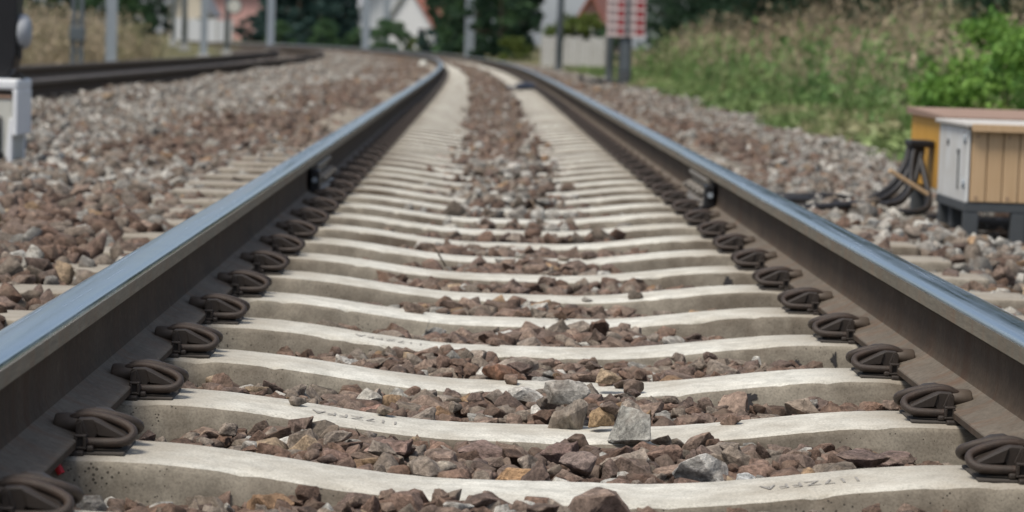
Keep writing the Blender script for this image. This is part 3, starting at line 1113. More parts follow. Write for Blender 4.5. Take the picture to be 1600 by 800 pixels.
def scatter(shapes, lat0, lat1, s0, s1, dens, zf, brown, sz=(.04, .075), keep=None, jit=(-.75, .16)):
    n = int(dens * (lat1 - lat0) * (s1 - s0))
    lat = g.uniform(lat0, lat1, n); s = g.uniform(s0, s1, n)
    if keep is not None:
        m = keep(lat, s); lat, s = lat[m], s[m]; n = len(lat)
    if n == 0: return
    size = g.uniform(sz[0], sz[1], n) * np.where(g.random(n) < .08, 1.35, 1.0)
    dims = np.stack([size, size * g.uniform(.6, .95, n), size * g.uniform(.45, .8, n)], 1)
    x, y, h = path(s, lat)
    z = zf(lat, s) + size * g.uniform(jit[0], jit[1], n)
    mass.add(shapes, np.stack([x, y, z], 1), rots(n, g), dims, cols(n, g, brown(lat, s)), g)


def in_crib(lat, s):
    d = np.abs(((s - SF0 - .102 + .3) % PITCH) - .3)
    return (d > .125)


# cribs further along; the middle of the track is heaped over the sleepers
def greyring(l, s):    # light grey patch of fresh stones in the middle distance
    return np.where((s > 9.5) & (s < 14.5), .40, .93)


scatter(MID, -.66, .66, 8.2, 15, 520, crib_target, greyring, keep=in_crib)
scatter(LOW, -.66, .66, 15, 45, 260, lambda l, s: crib_target(l, s) - .012, greyring, (.045, .08), keep=in_crib)
scatter(MID, -.30, .36, 11.0, 24, 430, lambda l, s: -.040 + 0 * l, greyring, keep=lambda l, s: np.abs(l - .02 - .05 * np.sin(s * 1.1)) < (.19 + .07 * np.sin(s * 1.9)) * (.25 + .75 * smooth(11, 17, s)) * (.55 + .6 * g.random(len(l))), jit=(-.3, .35))
scatter(LOW, -.32, .38, 24, 110, 260, lambda l, s: -.030 + 0 * l, lambda l, s: .95 + 0 * l, (.05, .09), keep=lambda l, s: np.abs(l - .02) < .21 + .04 * np.sin(s * .9) + .03 * g.normal(size=len(l)), jit=(-.3, .35))


def zL(l, s): return -.022 - .055 * smooth(-1.9, -2.15, l) * smooth(11.0, 11.8, s) * smooth(15, 14.2, s) + .052 * smooth(-3.05, -3.3, l) - .012 * smooth(-2.0, -3.2, l) + .02 * np.sin(l * 3 + s * .7) - .035 * smooth(-1.15, -.95, l)


def brL(l, s):
    edge = -2.05 + .30 * np.sin(s * .33) + .18 * np.sin(s * .9)
    near_brown = smooth(10.6, 8.8, s)
    b = np.clip(smooth(edge - .3, edge + .25, l) * .97, .05, 1)
    return np.clip(np.maximum(b * (1 - .75 * (smooth(9.0, 11, s) * smooth(15, 13, s))), near_brown), .05, .97)


def lat_sign(l): return np.sign(l)


def endcover(l, s):
    """sleeper ends poke out of the shoulder"""
    d = np.abs(((s - SF0 - .102 + .3) % PITCH) - .3)
    a = np.abs(l)
    lim = np.where(lat_sign(l) < 0, 1.10 - .12 * smooth(7.6, 9.0, s), 1.02 - .06 * smooth(6.5, 8.5, s)) + .05 * np.sin(s * 7.3) + .06 * np.sin(s * 3.1 + 1)
    return (a > lim) | (d > .12)


scatter(MID, -3.78, -.86, 5.0, 16, 520, zL, brL, (.045, .092), keep=endcover)
scatter(LOW, -3.78, -.86, 16, 34, 360, zL, brL, (.05, .095), keep=endcover)
scatter(LOW, -3.78, -.9, 34, 130, 190, zL, brL, (.07, .12), keep=endcover)
scatter(LOW, -6.7, -3.5, 12, 90, 60, lambda l, s: -.075 + 0 * l, lambda l, s: .35 + 0 * l, (.06, .11))


def zR(l, s): return -.022 - .055 * smooth(1.45, 2.0, l) - .045 * smooth(1.40, 1.65, l) * smooth(8.8, 9.6, s) * smooth(13.5, 12, s) + .018 * np.sin(l * 3.3 + s * .9) - .035 * smooth(1.15, .95, l)


def brR(l, s):
    edge = 1.75 + .3 * np.sin(s * .4)
    b = smooth(edge + .35, edge - .3, l)
    return np.clip(b * (.20 + .72 * smooth(11.5, 14, s)) + .25 * smooth(9, 7, s), .06, .95)


scatter(MID, .86, 2.75, 4.5, 16, 520, zR, brR, (.045, .095), keep=endcover)
scatter(LOW, .86, 2.75, 16, 34, 340, zR, brR, (.05, .095), keep=endcover)
scatter(LOW, .9, 2.75, 34, 120, 150, zR, brR, (.07, .12), keep=endcover)
V = np.concatenate(mass.V); F = np.concatenate(mass.F); C = np.concatenate(mass.C)
print('ballast tris', len(F), 'solo', len(solo), 'settled', len(stones))
link('ballast_gravel', np_mesh('ballast_gravel', V, F, M_rock_a, False, col=C), label='crushed brown and grey ballast gravel filling and flanking the tracks', cat='gravel', kind='stuff')

# twigs and wire on the ballast
p = on_z(672, 410, -.02)
MB().tube([(0, 0, .055), (.02, 0, .03), (.045, -.01, -.01)], .0025, 6).build('twig', M_bark, label='thin dark twig sticking up across a pale sleeper at mid distance', cat='twig').location = p
p = on_z(395, 697, -.072)
MB().tube([(-.05, 0, 0), (.0, .004, .002), (.045, 0, .0)], .0035, 8).build('wire', M_stand, label='short dark rod lying along the side of the second sleeper', cat='rod').location = p

# ------------------------------------------------------------------ white signal cabinet on the left
# base stands on the gravel beside the track, the picture cuts it
bxp = (-2.40, 13.3, 0)
o = empty('signal_cabinet', bxp, 0, label='white box on legs standing in gravel at the left edge', cat='signal box')
c = MB()
c.box(-.50, .00, 0, .42, .30, .352, .012)
c.box(-.024, .0, .0, .42, .075, .302, .006)
c.box(-.50, -.476, .0, .42, .075, .302, .006)
for y0, y1 in ((.004, .05), (.36, .41)):
    c.prism([(-.040, .160), (-.0245, .160), (-.0245, -.09), (-.062, -.09)], 'y', y0, y1, bev=.003)
    c.prism([(-.460, .160), (-.4755, .160), (-.4755, -.09), (-.438, -.09)], 'y', y0, y1, bev=.003)
c.build('frame', M_white, o)
MB().box(-.473, -.027, .012, .40, -.06, .255, .008).build('panel', M_offw, o)
MB().box(-.473, -.030, .006, .41, .256, .272, .004).build('rust_strip', M_lidbrown, o)
MB().tube([(-.088, .004, .17), (-.088, .002, .05), (-.09, .0, -.1)], .010, 8).box(-.13, -.066, -.02, .011, -.10, -.005, .006).build('conduit', M_black, o)

sg = empty('dwarf_signal', (-2.40, 13.42, .353), 0, label='black lamp housing with a grey hood on top of the white box', cat='signal lamp')
b = MB()
b.prism([(-.085, .012), (-.045, .05), (-.028, .12), (-.026, .52), (-.05, .60), (-.32, .60), (-.34, .52), (-.34, .10), (-.30, .012)], 'y', -.02, .17, bev=.01)
b.build('housing', M_black, sg)
hd = MB()
for (zc, rz) in ((.235, .088),):
    ring = []
    hd.tube([(-.026, .07, zc), (-.012, .07, zc), (.010, .07, zc), (.024, .07, zc), (.031, .07, zc)], [rz * 1.0, rz * 1.0, rz * .93, rz * .72, rz * .35], 28)
hd.build('lens_hood', M_hood, sg)
MB().box(-.024, -.004, .0, .03, .10, .16, .004).box(-.06, .0, .02, .12, .0, .014, .003).tube([(-.02, .03, .012), (-.02, .03, .03)], .014, 6).tube([(-.07, .0, .012), (-.07, .0, .035)], .014, 6).build('mounting_bolts', M_black, sg)

# ------------------------------------------------------------------ boxes on the right
def plank_face(mb, x0, x1, y0, y1, z0, z1, n, gap=.004):
    w = (x1 - x0) / n
    for k in range(n):
        mb.box(x0 + k * w + gap / 2, x0 + (k + 1) * w - gap / 2, y0, y1, z0, z1, .003)


BX, BY = 1.745, 10.2
o = empty('junction_box', (BX, BY, .012), 0, label='tan boarded box with a white end panel on a grey stand', cat='trackside box')
plk = MB(); plank_face(plk, .006, .56, 0.0, .018, .050, .318, 9); plk.build('board_front', M_wood, o)
MB().box(.004, .56, .0205, .62, .052, .315, .004).build('box_body', M_lidbrown, o)
MB().box(-.010, .0025, .0, .63, .046, .330, .004).build('end_panel', M_endp, o)
for zz in (.10, .27): MB().box(-.0145, -.0105, .02, .05, zz, zz + .035, .002).tube([(-.016, .02, zz + .0), (-.016, .02, zz + .035)], .006, 8).build('hinge', M_steelgrey, o)
for xx in (.03, .15, .27, .39, .51): MB().tube([(xx, -.0005, .300), (xx, -.004, .300)], .005, 8).tube([(xx, -.0005, .068), (xx, -.004, .068)], .005, 8).build('board_screws', M_lidbrown, o)
MB().box(-.014, -.0105, .16, .175, .09, .235).box(-.017, -.0105, .155, .180, .225, .245, .003).build('vent_slot', M_black, o)
MB().box(-.0145, -.0105, .40, .43, .25, .275, .002).build('lock', M_black, o)
l = MB(); l.box(-.025, .59, -.03, .66, .334, .350, .004); l.build('lid', M_lidpale, o)
MB().box(-.0, .59, -.034, -.0305, .318, .347, .002).build('lid_edge', M_wood, o)
MB().tube([(.30, -.004, .315), (.30, -.012, .285), (.31, -.014, .275), (.36, -.014, .272), (.40, -.012, .275)], .005, 8, smooth_path=1).build('handle', M_lidbrown, o)
st = MB()
st.box(-.012, .56, .004, .044, .012, .0465, .003).box(-.012, .028, .047, .62, .012, .0465, .003).box(-.012, .56, .60, .64, .0125, .045, .003)
st.build('stand', M_stand, o)
for x in (-.010, .17, .31, .49): MB().box(x, x + .055, .006, .05, -.16, .0115, .003).build('leg', M_stand, o)
for x in (-.010, .31, .49): MB().box(x, x + .055, .56, .61, -.16, .0115, .003).build('leg', M_stand, o)

YX, YY = 1.80, 11.0
o = empty('cable_box', (YX, YY, 0), 0, label='ochre yellow box with a brown sloping lid behind the boarded box', cat='trackside box')
y = MB()
for k in range(5): y.box(0, .016, k * .19 + .002, k * .19 + .188, .055, .352, .003)
y.box(.017, .62, .004, .95, .057, .35, .004)
y.build('box_body', M_yellow, o)
MB().prism([(-.03, .352), (-.03, .366), (.98, .384), (.98, .355)], 'x', -.02, .65).build('lid', M_lidbrown, o)
for (a, b_) in ((.0, .02), (.55, .02), (.0, .85), (.55, .85)): MB().box(a, a + .06, b_, b_ + .06, -.14, .0545, .003).build('leg', M_stand, o)
MB().box(-.045, .012, -.40, -.34, -.14, .05, .003).build('leg', M_stand, o)

# cables hanging from the yellow box and running over the gravel
ck = empty('cable_bundle', (YX - .03, YY + .40, 0), 0, label='bundle of black cables hanging from the yellow box and running over gravel', cat='cables')
MB().box(-.075, .028, -.10, .06, .225, .255, .006).box(-.06, -.02, -.09, .05, .20, .226, .004).build('clamp', M_black, ck)
for k, (dx, dy, reach, zz) in enumerate(((-.055, -.08, -.62, -.02), (-.045, -.03, -.55, -.025), (-.03, .02, -.50, -.012), (-.02, -.07, -.38, -.03), (-.06, .03, -.30, -.03), (-.035, -.05, -.16, -.03), (-.05, -.06, -.72, -.01), (-.065, .0, -.45, -.02))):
    pts = [(dx, dy, .22), (dx - .015, dy - .03, .15), (dx - .02 - .01 * k, dy - .08, .04), (dx - .10 - .02 * k, dy - .18, -.02), (reach * .55 - .1, dy - .28 - .05 * k, zz + .03), (reach, dy - .32 - .10 * k, zz + .045), (reach - .40, dy - .30 - .10 * k, zz + .01)]
    if k == 5: pts = [(dx, dy, .22), (dx + .02, dy - .1, .10), (dx + .03, dy - .2, -.0), (dx - .05, dy - .45, -.03), (-.25, -.55, -.02), (-.55, -.62, -.035)]
    MB().tube(pts, .014, 9, smooth_path=2).build('cable', M_cable, ck)
st = MB().box(-.10, .10, -.008, .008, -.008, .008, .003)
stk = st.build('wooden_stake', M_wood, label='short tan wooden stick lying against the black cables', cat='stick')
q = at_d(1420, 285, 10.6); stk.location = (q.x, q.y, q.z); stk.rotation_euler = (0, R(28), R(20))

# ------------------------------------------------------------------ signal board post
q = on_z(975, 135, -.08)
o = empty('signal_post', (q.x, q.y, -.1), R(-4), label='red and white chequered board on a dark post beside the right gravel', cat='signal board')
MB().box(-.115, .115, -.09, .08, 0, 2.3, .01).build('post', M_stand, o)
MB().box(-.06, .06, -.1005, -.0905, .3, 1.0, .003).build('cable_duct', M_mast_dark, o)
MB().box(-.15, .15, -.16, .15, -.05, .10, .02).box(-.10, .10, -.12, .11, .10, .26, .012).build('footing', M_stand, o)
bd = MB(); bd.box(-.34, .34, -.128, -.108, .90, 2.0, .006); 
for r_ in range(7):
    for c_ in (0, 2):
        x0 = -.33 + c_ * .165; z0 = .935 + r_ * .155
        bd.box(x0 + .02, x0 + .150, -.133, -.1285, z0 + .030, z0 + .110, .001, 1)
bdo = bd.build('board', [M_signwhite, M_signdull], o)
sq = MB()
for r_ in range(7):
    for c_ in range(4):
        if (c_ in (1, 3)) or (r_ % 2 == 1 and c_ == 0 and False):
            x0 = -.33 + c_ * .165; z0 = .935 + r_ * .155
            sq.box(x0 + .012, x0 + .153 - (.0 if c_ == 3 else .02), -.133, -.1285, z0 + .012, z0 + .118, .001)
sq.build('red_squares', M_signred, bdo)
rb = MB()
for r_ in range(8): rb.box(-.345, .345, -.142, -.1335, .905 + r_ * .155, .935 + r_ * .155, .002)
rb.build('slats', M_signwhite, bdo)
MB().box(-.012, .05, -.158, -.1425, .93, 2.0, .004).build('centre_bar', M_mast_dark, o)

# cable heap at the post's foot
cb = MB()
a = Vector((q.x, q.y, -.05))
cb.tube([(-.1, .0, .0), (-.35, -.15, .045), (-.55, .1, .035), (-.75, -.2, .05), (-.95, -.9, .04), (-1.3, -2.6, .02), (-1.45, -3.4, .02)], .035, 8, smooth_path=2)
cb.tube([(-.1, -.2, .02), (-.3, .2, .07), (-.55, -.3, .06), (-.7, .3, .04), (-.8, .2, .12)], .03, 8, smooth_path=2)
cb.build('cable', M_cable, label='thick black cable running from the chequered board post to the rail', cat='cable').location = a


# ------------------------------------------------------------------ masts and poles
def mast(px, py, dist, wpx, label, mat=M_steelgrey, hgt=7.5, kind='H', collar=False, hp=None):
    p = at_d(px, py, dist)
    zb = float(bank_z(p.x, p.y)) - .05
    w = wpx * dist / FPX
    o = empty('mast', (p.x, p.y, zb), R(8), label=label, cat='mast', group='masts and poles along the railway')
    m = MB()
    if kind == 'H':
        m.box(-w / 2, w / 2, -w * .5, -w * .42, 0, hgt).box(-w / 2, w / 2, w * .42, w * .5, 0, hgt).box(-w * .06, w * .06, -w * .42, w * .42, 0, hgt)
    elif kind == 'twin':
        m.box(-w / 2, -w * .12, -w * .3, w * .3, 0, hgt, .01).box(w * .12, w / 2, -w * .3, w * .3, 0, hgt, .01)
        z = .4
        while z < hgt:
            m.box(-w * .12, w * .12, -w * .2, w * .2, z, z + .06); z += .55
    else:
        m.tube([(0, 0, 0), (0, 0, hgt)], [w / 2, w * .36], 14)
    m.build('shaft', mat, o)
    MB().box(-w * .9, w * .9, -w * .9, w * .9, -.1, .18, .02).build('footing', M_conc_far, o)
    if collar:
        MB().box(-w * .62, w * .62, -w * .45, w * .45, .62, .90, .02).build('collar', M_mast_dark, o)
    arm = MB().tube([(0, 0, hgt * .82), (1.8 if px < 600 else -1.8, 0, hgt * .88)], .035, 8).tube([(0, 0, hgt * .95), (1.8 if px < 600 else -1.8, 0, hgt * .88)], .025, 8)
    if kind != 'round': arm.build('bracket_arm', mat, o)
    return o


mast(120, 95, 52, 20, 'dark twin post with a collar behind the dark rails at the left', M_mast_dark, kind='twin', collar=True)
mast(173, 96, 56, 17, 'plain grey mast right beside the dark collared twin post', kind='H')
mast(318, 88, 84, 11, 'grey mast in front of the white low wall and pink house', kind='H')
mast(287, 82, 110, 9, 'thin grey pole before the cream house, between the wall panels', kind='round')
mast(270, 80, 125, 7, 'faint thin pole at the left end of the white low wall', kind='round')
mast(354, 80, 100, 9, 'grey pole with a pale lamp plate before the pink house', kind='round')
mast(422, 76, 135, 11, 'grey mast at the left edge of the dark conifers', kind='H')
mast(571, 76, 150, 11, 'slender pale mast right of the dark conifers, above the gravel crest', kind='H')
mast(603, 74, 185, 9, 'faint mast left of the white gabled house', kind='H')
mast(733, 84, 120, 13, 'mast standing before green trees above the bend of the rails', kind='H')
mast(767, 84, 170, 7, 'thin dim mast among the green trees, right of the bend', kind='H')
mast(873, 108, 70, 12, 'grey round mast in front of the pale concrete wall', M_steelgrey, kind='round')
mast(952, 126, 52, 13, 'light grey post just left of the chequered board', kind='round')
# sign plate on the pole by the pink house
q = at_d(366, 10, 99.6)
sp = empty('lamp_plate', (q.x, q.y, q.z), 0, label='round pale plate with a dark rim fixed before the pink house', cat='sign')
MB().tube([(0, 0, 0), (0, .05, 0)], .24, 24).build('plate', M_offw, sp)
MB().tube([(0, .052, 0), (0, .09, 0)], .29, 24).build('rim', M_mast_dark, sp)
MB().box(-.32, -.05, .092, .12, -.04, .04).build('bracket', M_mast_dark, sp)

# white round topped marker between the tracks
q = on_z(661, 107, -.05)
o = MB()
o.tube([(0, 0, -.1), (0, 0, .06), (0, 0, .13), (0, 0, .18), (0, 0, .205)], [.115, .115, .105, .07, .02], 20)
o.build('marker_stone', M_offw, smooth=True, label='white round topped marker stone beside the far left rail', cat='marker').location = q


# ------------------------------------------------------------------ vegetation
def leaf_cloud(centres, radii, n, size, g, up=0.0, squash=1.0):
    """n random leaf quads spread in clumps; returns V,F"""
    idx = g.integers(len(centres), size=n)
    d = g.normal(size=(n, 3)); d /= np.linalg.norm(d, axis=1)[:, None]
    rad = radii[idx] * g.random(n) ** .45
    d[:, 2] *= squash
    p = centres[idx] + d * rad[:, None]
    t = g.normal(size=(n, 3)); t /= np.linalg.norm(t, axis=1)[:, None]
    nrm = g.normal(size=(n, 3)) + np.array([0, 0, up]); nrm -= (nrm * t).sum(1)[:, None] * t
    nrm /= np.linalg.norm(nrm, axis=1)[:, None]
    b = np.cross(t, nrm)
    L = size * g.uniform(.6, 1.4, n)[:, None]
    V = np.stack([p - t * L * .5, p + b * L * .28, p + t * L * .5, p - b * L * .28], 1)
    F = np.arange(n * 4).reshape(-1, 4)
    return V.reshape(-1, 3), F


def crown_centres(h, r, z0, n, g, cone=False):
    z = g.random(n) ** (1.3 if cone else 1.0)
    if cone: rr_ = r * (1 - z) * .95 + .15
    else: rr_ = r * np.sqrt(np.clip(1 - (2 * z - .8) ** 2 * .72, .05, 1))
    a = g.uniform(0, 6.283, n); q = np.sqrt(g.random(n)) * rr_
    return np.stack([q * np.cos(a), q * np.sin(a), z0 + z * (h - z0)], 1)


def tree_mesh(h, r, z0, leaf, nl, mat, seed, cone=False, clumps=60):
    g = np.random.default_rng(seed)
    C_ = crown_centres(h, r, z0, clumps, g, cone)
    rad = g.uniform(.28, .55, clumps) * (.5 + .22 * r)
    V, F = leaf_cloud(C_, rad, nl, leaf, g, .6, .75)
    V[:, 2] = np.maximum(V[:, 2], .02)
    crown = np_mesh('crown', V, F, mat)
    t = MB()
    top_ = h * (.96 if cone else .75)
    t.tube([(0, 0, -.2), (.03, .02, h * .25), (-.05, .04, h * .5), (0, 0, top_)], [.03 * h * .55, .01 * h * .2], 10)
    for k in range(9):
        c = C_[g.integers(clumps)]
        zb = min(top_ * .9, max(.3, c[2] * .75))
        t.tube([(0, 0, zb), (c[0] * .5, c[1] * .5, (zb + c[2]) / 2 + .1), tuple(c)], [.012 * h * .45, .012], 6)
    return crown, t.mesh('trunk', M_bark)


def plant(name, label, cat, x, y, crown, trunk, rz, sc, group, trunk_name='trunk', zb=None):
    z = float(bank_z(x, y)) - .02 if zb is None else zb
    o = empty(name, (x, y, z), rz, label=label, cat=cat, group=group)
    o.scale = (sc, sc, sc)
    link('crown', crown, o); link(trunk_name, trunk, o)
    return o


CON = [tree_mesh(13, 3.4, .0, .42, 9000, M_leaf_dark, 41, True, 120), tree_mesh(11, 3.0, .0, .40, 8000, M_leaf_dark, 42, True, 110)]
DEC = [tree_mesh(10, 3.6, .1, .34, 9000, M_leaf_mid, 51, False, 90), tree_mesh(9, 3.2, .0, .34, 8000, M_leaf_deep, 52, False, 90), tree_mesh(11, 4.0, .2, .36, 9000, M_leaf_deep, 53, False, 100)]
WOOD = [tree_mesh(9, 3.2, .0, .15, 26000, M_leaf_deep, 54, False, 130), tree_mesh(8, 3.0, .0, .15, 24000, M_leaf_deep, 55, False, 120)]
SHR = [tree_mesh(2.4, 1.5, .0, .16, 5000, M_leaf_mid, 61, False, 40), tree_mesh(2.0, 1.3, 0, .16, 4500, M_leaf_yel, 62, False, 36), tree_mesh(1.7, 1.2, 0, .15, 4500, M_leaf_dark, 63, False, 34)]


def put(kind, protos, k, px, dist, label, cat, name, sc=1.0, group=None, zb=None):
    p = at_d(px, 68, dist)
    c, t = protos[k % len(protos)]
    return plant(name, label, cat, p.x, p.y, c, t, random.uniform(0, 6.28), sc, group, 'trunk' if kind == 'tree' else 'stem', zb)


G1 = 'dark conifers beyond the bend'
for i, (px, d, k, sc) in enumerate(((446, 215, 0, .7), (430, 222, 1, .55), (468, 190, 0, 1.0), (498, 196, 1, 1.05), (500, 186, 0, .8), (520, 200, 1, .8), (488, 220, 0, 1.25), (506, 225, 1, 1.1))):
    put('tree', CON, k, px, d, 'dark blue green conifer in the clump between the pink house and the gabled house', 'tree', 'conifer_tree', sc, G1)
G2 = 'green trees beyond the bend'
for i, (px, d, k, sc) in enumerate(((775, 176, 0, .9), (738, 230, 1, 1.1), (722, 236, 2, .8), (780, 160, 1, 1.0), (745, 150, 0, .75), (750, 215, 1, .8), (782, 118, 2, .45), (735, 140, 2, .5), (762, 190, 2, 1.0), (748, 205, 2, 1.1))):
    put('tree', DEC, k, px, d, 'leafy green tree in the row between the gabled house and the concrete wall', 'tree', 'leafy_tree', sc, G2)
for i, (px, d, k, sc, lab) in enumerate(((600, 176, 0, .85, 'green shrub under the white gabled house, left part'), (622, 180, 0, .8, 'green shrub under the white gabled house, middle'),
                                         (655, 178, 1, .55, 'low yellow green shrub against the white gable wall'), (672, 176, 2, .85, 'dark pointed shrub in front of the white gable wall'), (708, 172, 0, .75, 'green shrub at the eave of the red roof'),
                                         (803, 110, 1, .55, 'yellow green shrub above the bend, before dark trees'), (900, 112, 1, 1.05, 'yellow green shrub behind the pale concrete wall'),
                                         (946, 100, 0, .5, 'green shrub between the concrete wall and the light grey post'),
                                         (395, 178, 2, .95, 'dark green shrub below the pink house'), (438, 170, 0, .6, 'small green shrub at the foot of the conifers, left'),
                                         (505, 172, 0, .75, 'small green shrub at the foot of the conifers, middle'), (560, 172, 0, .6, 'small green shrub beside the slender pale mast'),
                                         (312, 215, 2, .9, 'dark shrub between the cream and pink houses'))):
    put('shrub', SHR, k, px, d, lab, 'shrub', 'shrub', sc)
G3 = 'bushy trees behind the dry grass on the left'
for i, (px, d, k, sc) in enumerate(((-30, 74, 0, .5), (20, 80, 0, .5), (75, 86, 0, .55), (130, 92, 0, .5), (185, 100, 0, .42), (225, 112, 1, .34), (208, 108, 0, .32))):
    put('tree', DEC, k, px, d, 'bushy green tree behind the dry grass at the left edge', 'tree', 'leafy_tree', sc, G3)
G4 = 'dark wood behind the weeds on the right'
for i, (px, d, k, sc) in enumerate(((1085, 92, 0, .5), (1120, 90, 1, .62), (1056, 97, 1, .45), (1036, 105, 0, .32), (1165, 84, 1, .9), (1190, 78, 0, .8), (1215, 74, 1, .9), (1240, 68, 0, .85), (1270, 64, 1, .9), (1300, 60, 0, .8), (1345, 57, 1, .8), (1395, 54, 0, .8), (1450, 51, 1, .8), (1505, 48, 0, .75), (1565, 46, 1, .8), (1620, 44, 0, .75), (1685, 42, 1, .8),
                                    (1215, 104, 0, 1.1), (1270, 94, 1, 1.1), (1330, 86, 0, 1.1), (1400, 80, 1, 1.1), (1480, 72, 0, 1.1), (1570, 66, 1, 1.1))):
    put('tree', WOOD, k, px, d, 'dark leafy tree in the wood behind the weedy slope on the right', 'tree', 'leafy_tree', sc, G4)

# bright green bush on the right slope
for i, (px, py, d, h, r, n, lab) in enumerate(((1555, 150, 19.5, .95, .55, 3600, 'bright green leafy bush on the slope above the boxes'),
                                              (1490, 110, 22.5, .62, .40, 2400, 'smaller bright green bush left of the tall bright bush'),
                                              (1610, 170, 17.5, .85, .5, 2600, 'bright green bush cut by the right edge of the picture'),
                                              (1560, 180, 16.2, .38, .38, 2200, 'low yellowish green bush right above the brown lid'))):
    p = at_d(px, py, d)
    g2 = np.random.default_rng(500 + i)
    Cc = crown_centres(h, r, 0.02, 34, g2); rad = g2.uniform(.08, .17, 34)
    Vv, Ff = leaf_cloud(Cc, rad, n, .062, g2, .8, .8)
    z = float(bank_z(p.x, p.y))
    o = empty('bush', (p.x, p.y, z), 0, label=lab, cat='bush', group='bright green bushes on the right slope')
    link('foliage', np_mesh('foliage', Vv, Ff, M_leaf_bright if i != 3 else M_leaf_yel), o)
    m = MB()
    for k in range(8):
        c = Cc[k]; m.tube([(c[0] * .15, c[1] * .15, 0), (c[0] * .6, c[1] * .6, c[2] * .55), tuple(c)], [.008, .003], 6)
    m.build('stems', M_bark, o)


def blades(n, xf, yf, hf, wf, g, lean=.35):
    x, y = xf, yf
    z = bank_z(x - np.interp(np.clip(y, -6, 130), _s, _px), y)
    h = hf; w = wf
    a = g.uniform(0, 6.283, n); l = g.normal(size=n) * lean * h; la = g.uniform(0, 6.283, n)
    bx_, by_ = np.cos(a) * w / 2, np.sin(a) * w / 2
    mx, my = l * .35 * np.cos(la), l * .35 * np.sin(la); tx, ty = l * np.cos(la), l * np.sin(la)
    V = np.stack([np.stack([x - bx_, y - by_, z - .02], 1), np.stack([x + bx_, y + by_, z - .02], 1),
                  np.stack([x + mx + bx_ * .8, y + my + by_ * .8, z + h * .6], 1), np.stack([x + mx - bx_ * .8, y + my - by_ * .8, z + h * .6], 1),
                  np.stack([x + tx, y + ty, z + h], 1), np.stack([x + tx, y + ty, z + h + .004], 1)], 1)
    i = np.arange(n)[:, None] * 6
    F = np.concatenate([i + np.array([0, 1, 2, 3]), i + np.array([3, 2, 4, 5])])
    return V.reshape(-1, 3), F


g = np.random.default_rng(77)
# grass on the right slope, thicker and greener near the gravel
n = 90000
s = 7.5 + 62 * g.random(n) ** 1.25
lat = 2.55 + g.gamma(1.6, 1.05, n)
lat = np.where(lat > 10, g.uniform(2.7, 10, n), lat)
lat += .15 * np.sin(s * 1.7)
x, y, _ = path(s, lat)
clump = np.clip(.55 + .6 * np.sin(x * 3.1 + 1.7 * np.sin(y * 1.1)) * np.sin(y * 1.9 + x), .25, 1.3)
V, F = blades(n, x, y, (.05 + .16 * g.random(n)) * clump + .03, .010 + .014 * g.random(n) + s * .0004, g, .6)
# broad low leaves between the blades
m = 26000
s2 = 8 + 45 * g.random(m) ** 1.3; l2 = 2.6 + g.gamma(1.6, 1.3, m); x2, y2, _ = path(s2, l2)
zz = bank_z(l2, s2) + g.uniform(.02, .16, m)
t = g.normal(size=(m, 3)); t[:, 2] *= .5; t /= np.linalg.norm(t, axis=1)[:, None]
b_ = np.cross(t, g.normal(size=(m, 3)) * .4 + np.array([0, 0, 1])); b_ /= np.linalg.norm(b_, axis=1)[:, None]
L = (.03 + .05 * g.random(m))[:, None]
pc = np.stack([x2, y2, zz], 1)
V2 = np.stack([pc - t * L, pc + b_ * L * .5, pc + t * L, pc - b_ * L * .5], 1).reshape(-1, 3)
F2 = np.arange(m * 4).reshape(-1, 4) + len(V)
link('grass', np_mesh('grass', np.concatenate([V, V2]), np.concatenate([F, F2]), M_grass), label='green grass and low weeds covering the slope right of the gravel', cat='grass', kind='stuff')


def weeds(name, n, sfun, lfun, hfun, label, mat, heads=True, wbase=.008):
    s, l = sfun, lfun
    x, y, _ = path(s, l)
    h = hfun
    V, F = blades(n, x, y, h, wbase + s * .00022, g, .22)
    zz = bank_z(l, s)
    k = 7
    c = np.stack([np.repeat(x, k) + g.normal(size=n * k) * .05, np.repeat(y, k) + g.normal(size=n * k) * .05, np.repeat(zz, k) + np.repeat(h, k) * g.uniform(.45, 1.02, n * k)], 1)
    t = g.normal(size=(n * k, 3)); t[:, 2] += 1.0; t /= np.linalg.norm(t, axis=1)[:, None]
    b_ = np.cross(t, g.normal(size=(n * k, 3))); b_ /= np.linalg.norm(b_, axis=1)[:, None]
    L = (.03 + .05 * g.random(n * k))[:, None]
    V2 = np.stack([c - t * L, c + b_ * L * .35, c + t * L, c - b_ * L * .35], 1).reshape(-1, 3)
    F2 = np.arange(n * k * 4).reshape(-1, 4) + len(V)
    link(name, np_mesh(name, np.concatenate([V, V2]), np.concatenate([F, F2]), mat), label=label, cat='weeds', kind='stuff')


n = 17000
s = g.uniform(20, 66, n); l = 3.7 + .0 * s + g.gamma(2.2, 1.25, n); l = np.clip(l, 3.4, 13)
weeds('dry_weeds', n, s, l, (.30 + .95 * g.random(n) ** 1.7) * np.clip((l - 2.6) / 3.0, .35, 1.2) * np.clip(.75 + .55 * np.sin(l * 1.9 + 1.3 * np.sin(s * .6)) * np.sin(s * .47 + l), .3, 1.4), 'tall dry brown weeds standing before the dark wood on the right', M_dry)
n = 2600
s = g.uniform(17, 60, n); l = 3.0 + g.gamma(1.8, .8, n); l = np.clip(l, 2.9, 12)
weeds('green_weeds', n, s, l, (.15 + .75 * g.random(n) ** 2.2) * np.clip(.8 + .5 * np.sin(l * 2.7 + s * .8), .3, 1.3), 'ragged green weeds mixed with dry stems on the slope at right', M_weed)
n = 7000
s = g.uniform(44, 74, n); l = -7.9 - g.gamma(2.0, 1.5, n)
weeds('dry_grass', n, s, l, (.25 + .85 * g.random(n) ** 1.6) * (1 + .25 * np.sin(s * .9 + l * 2)), 'tall tan and yellow dry grass beyond the dark rails on the left', M_dry)

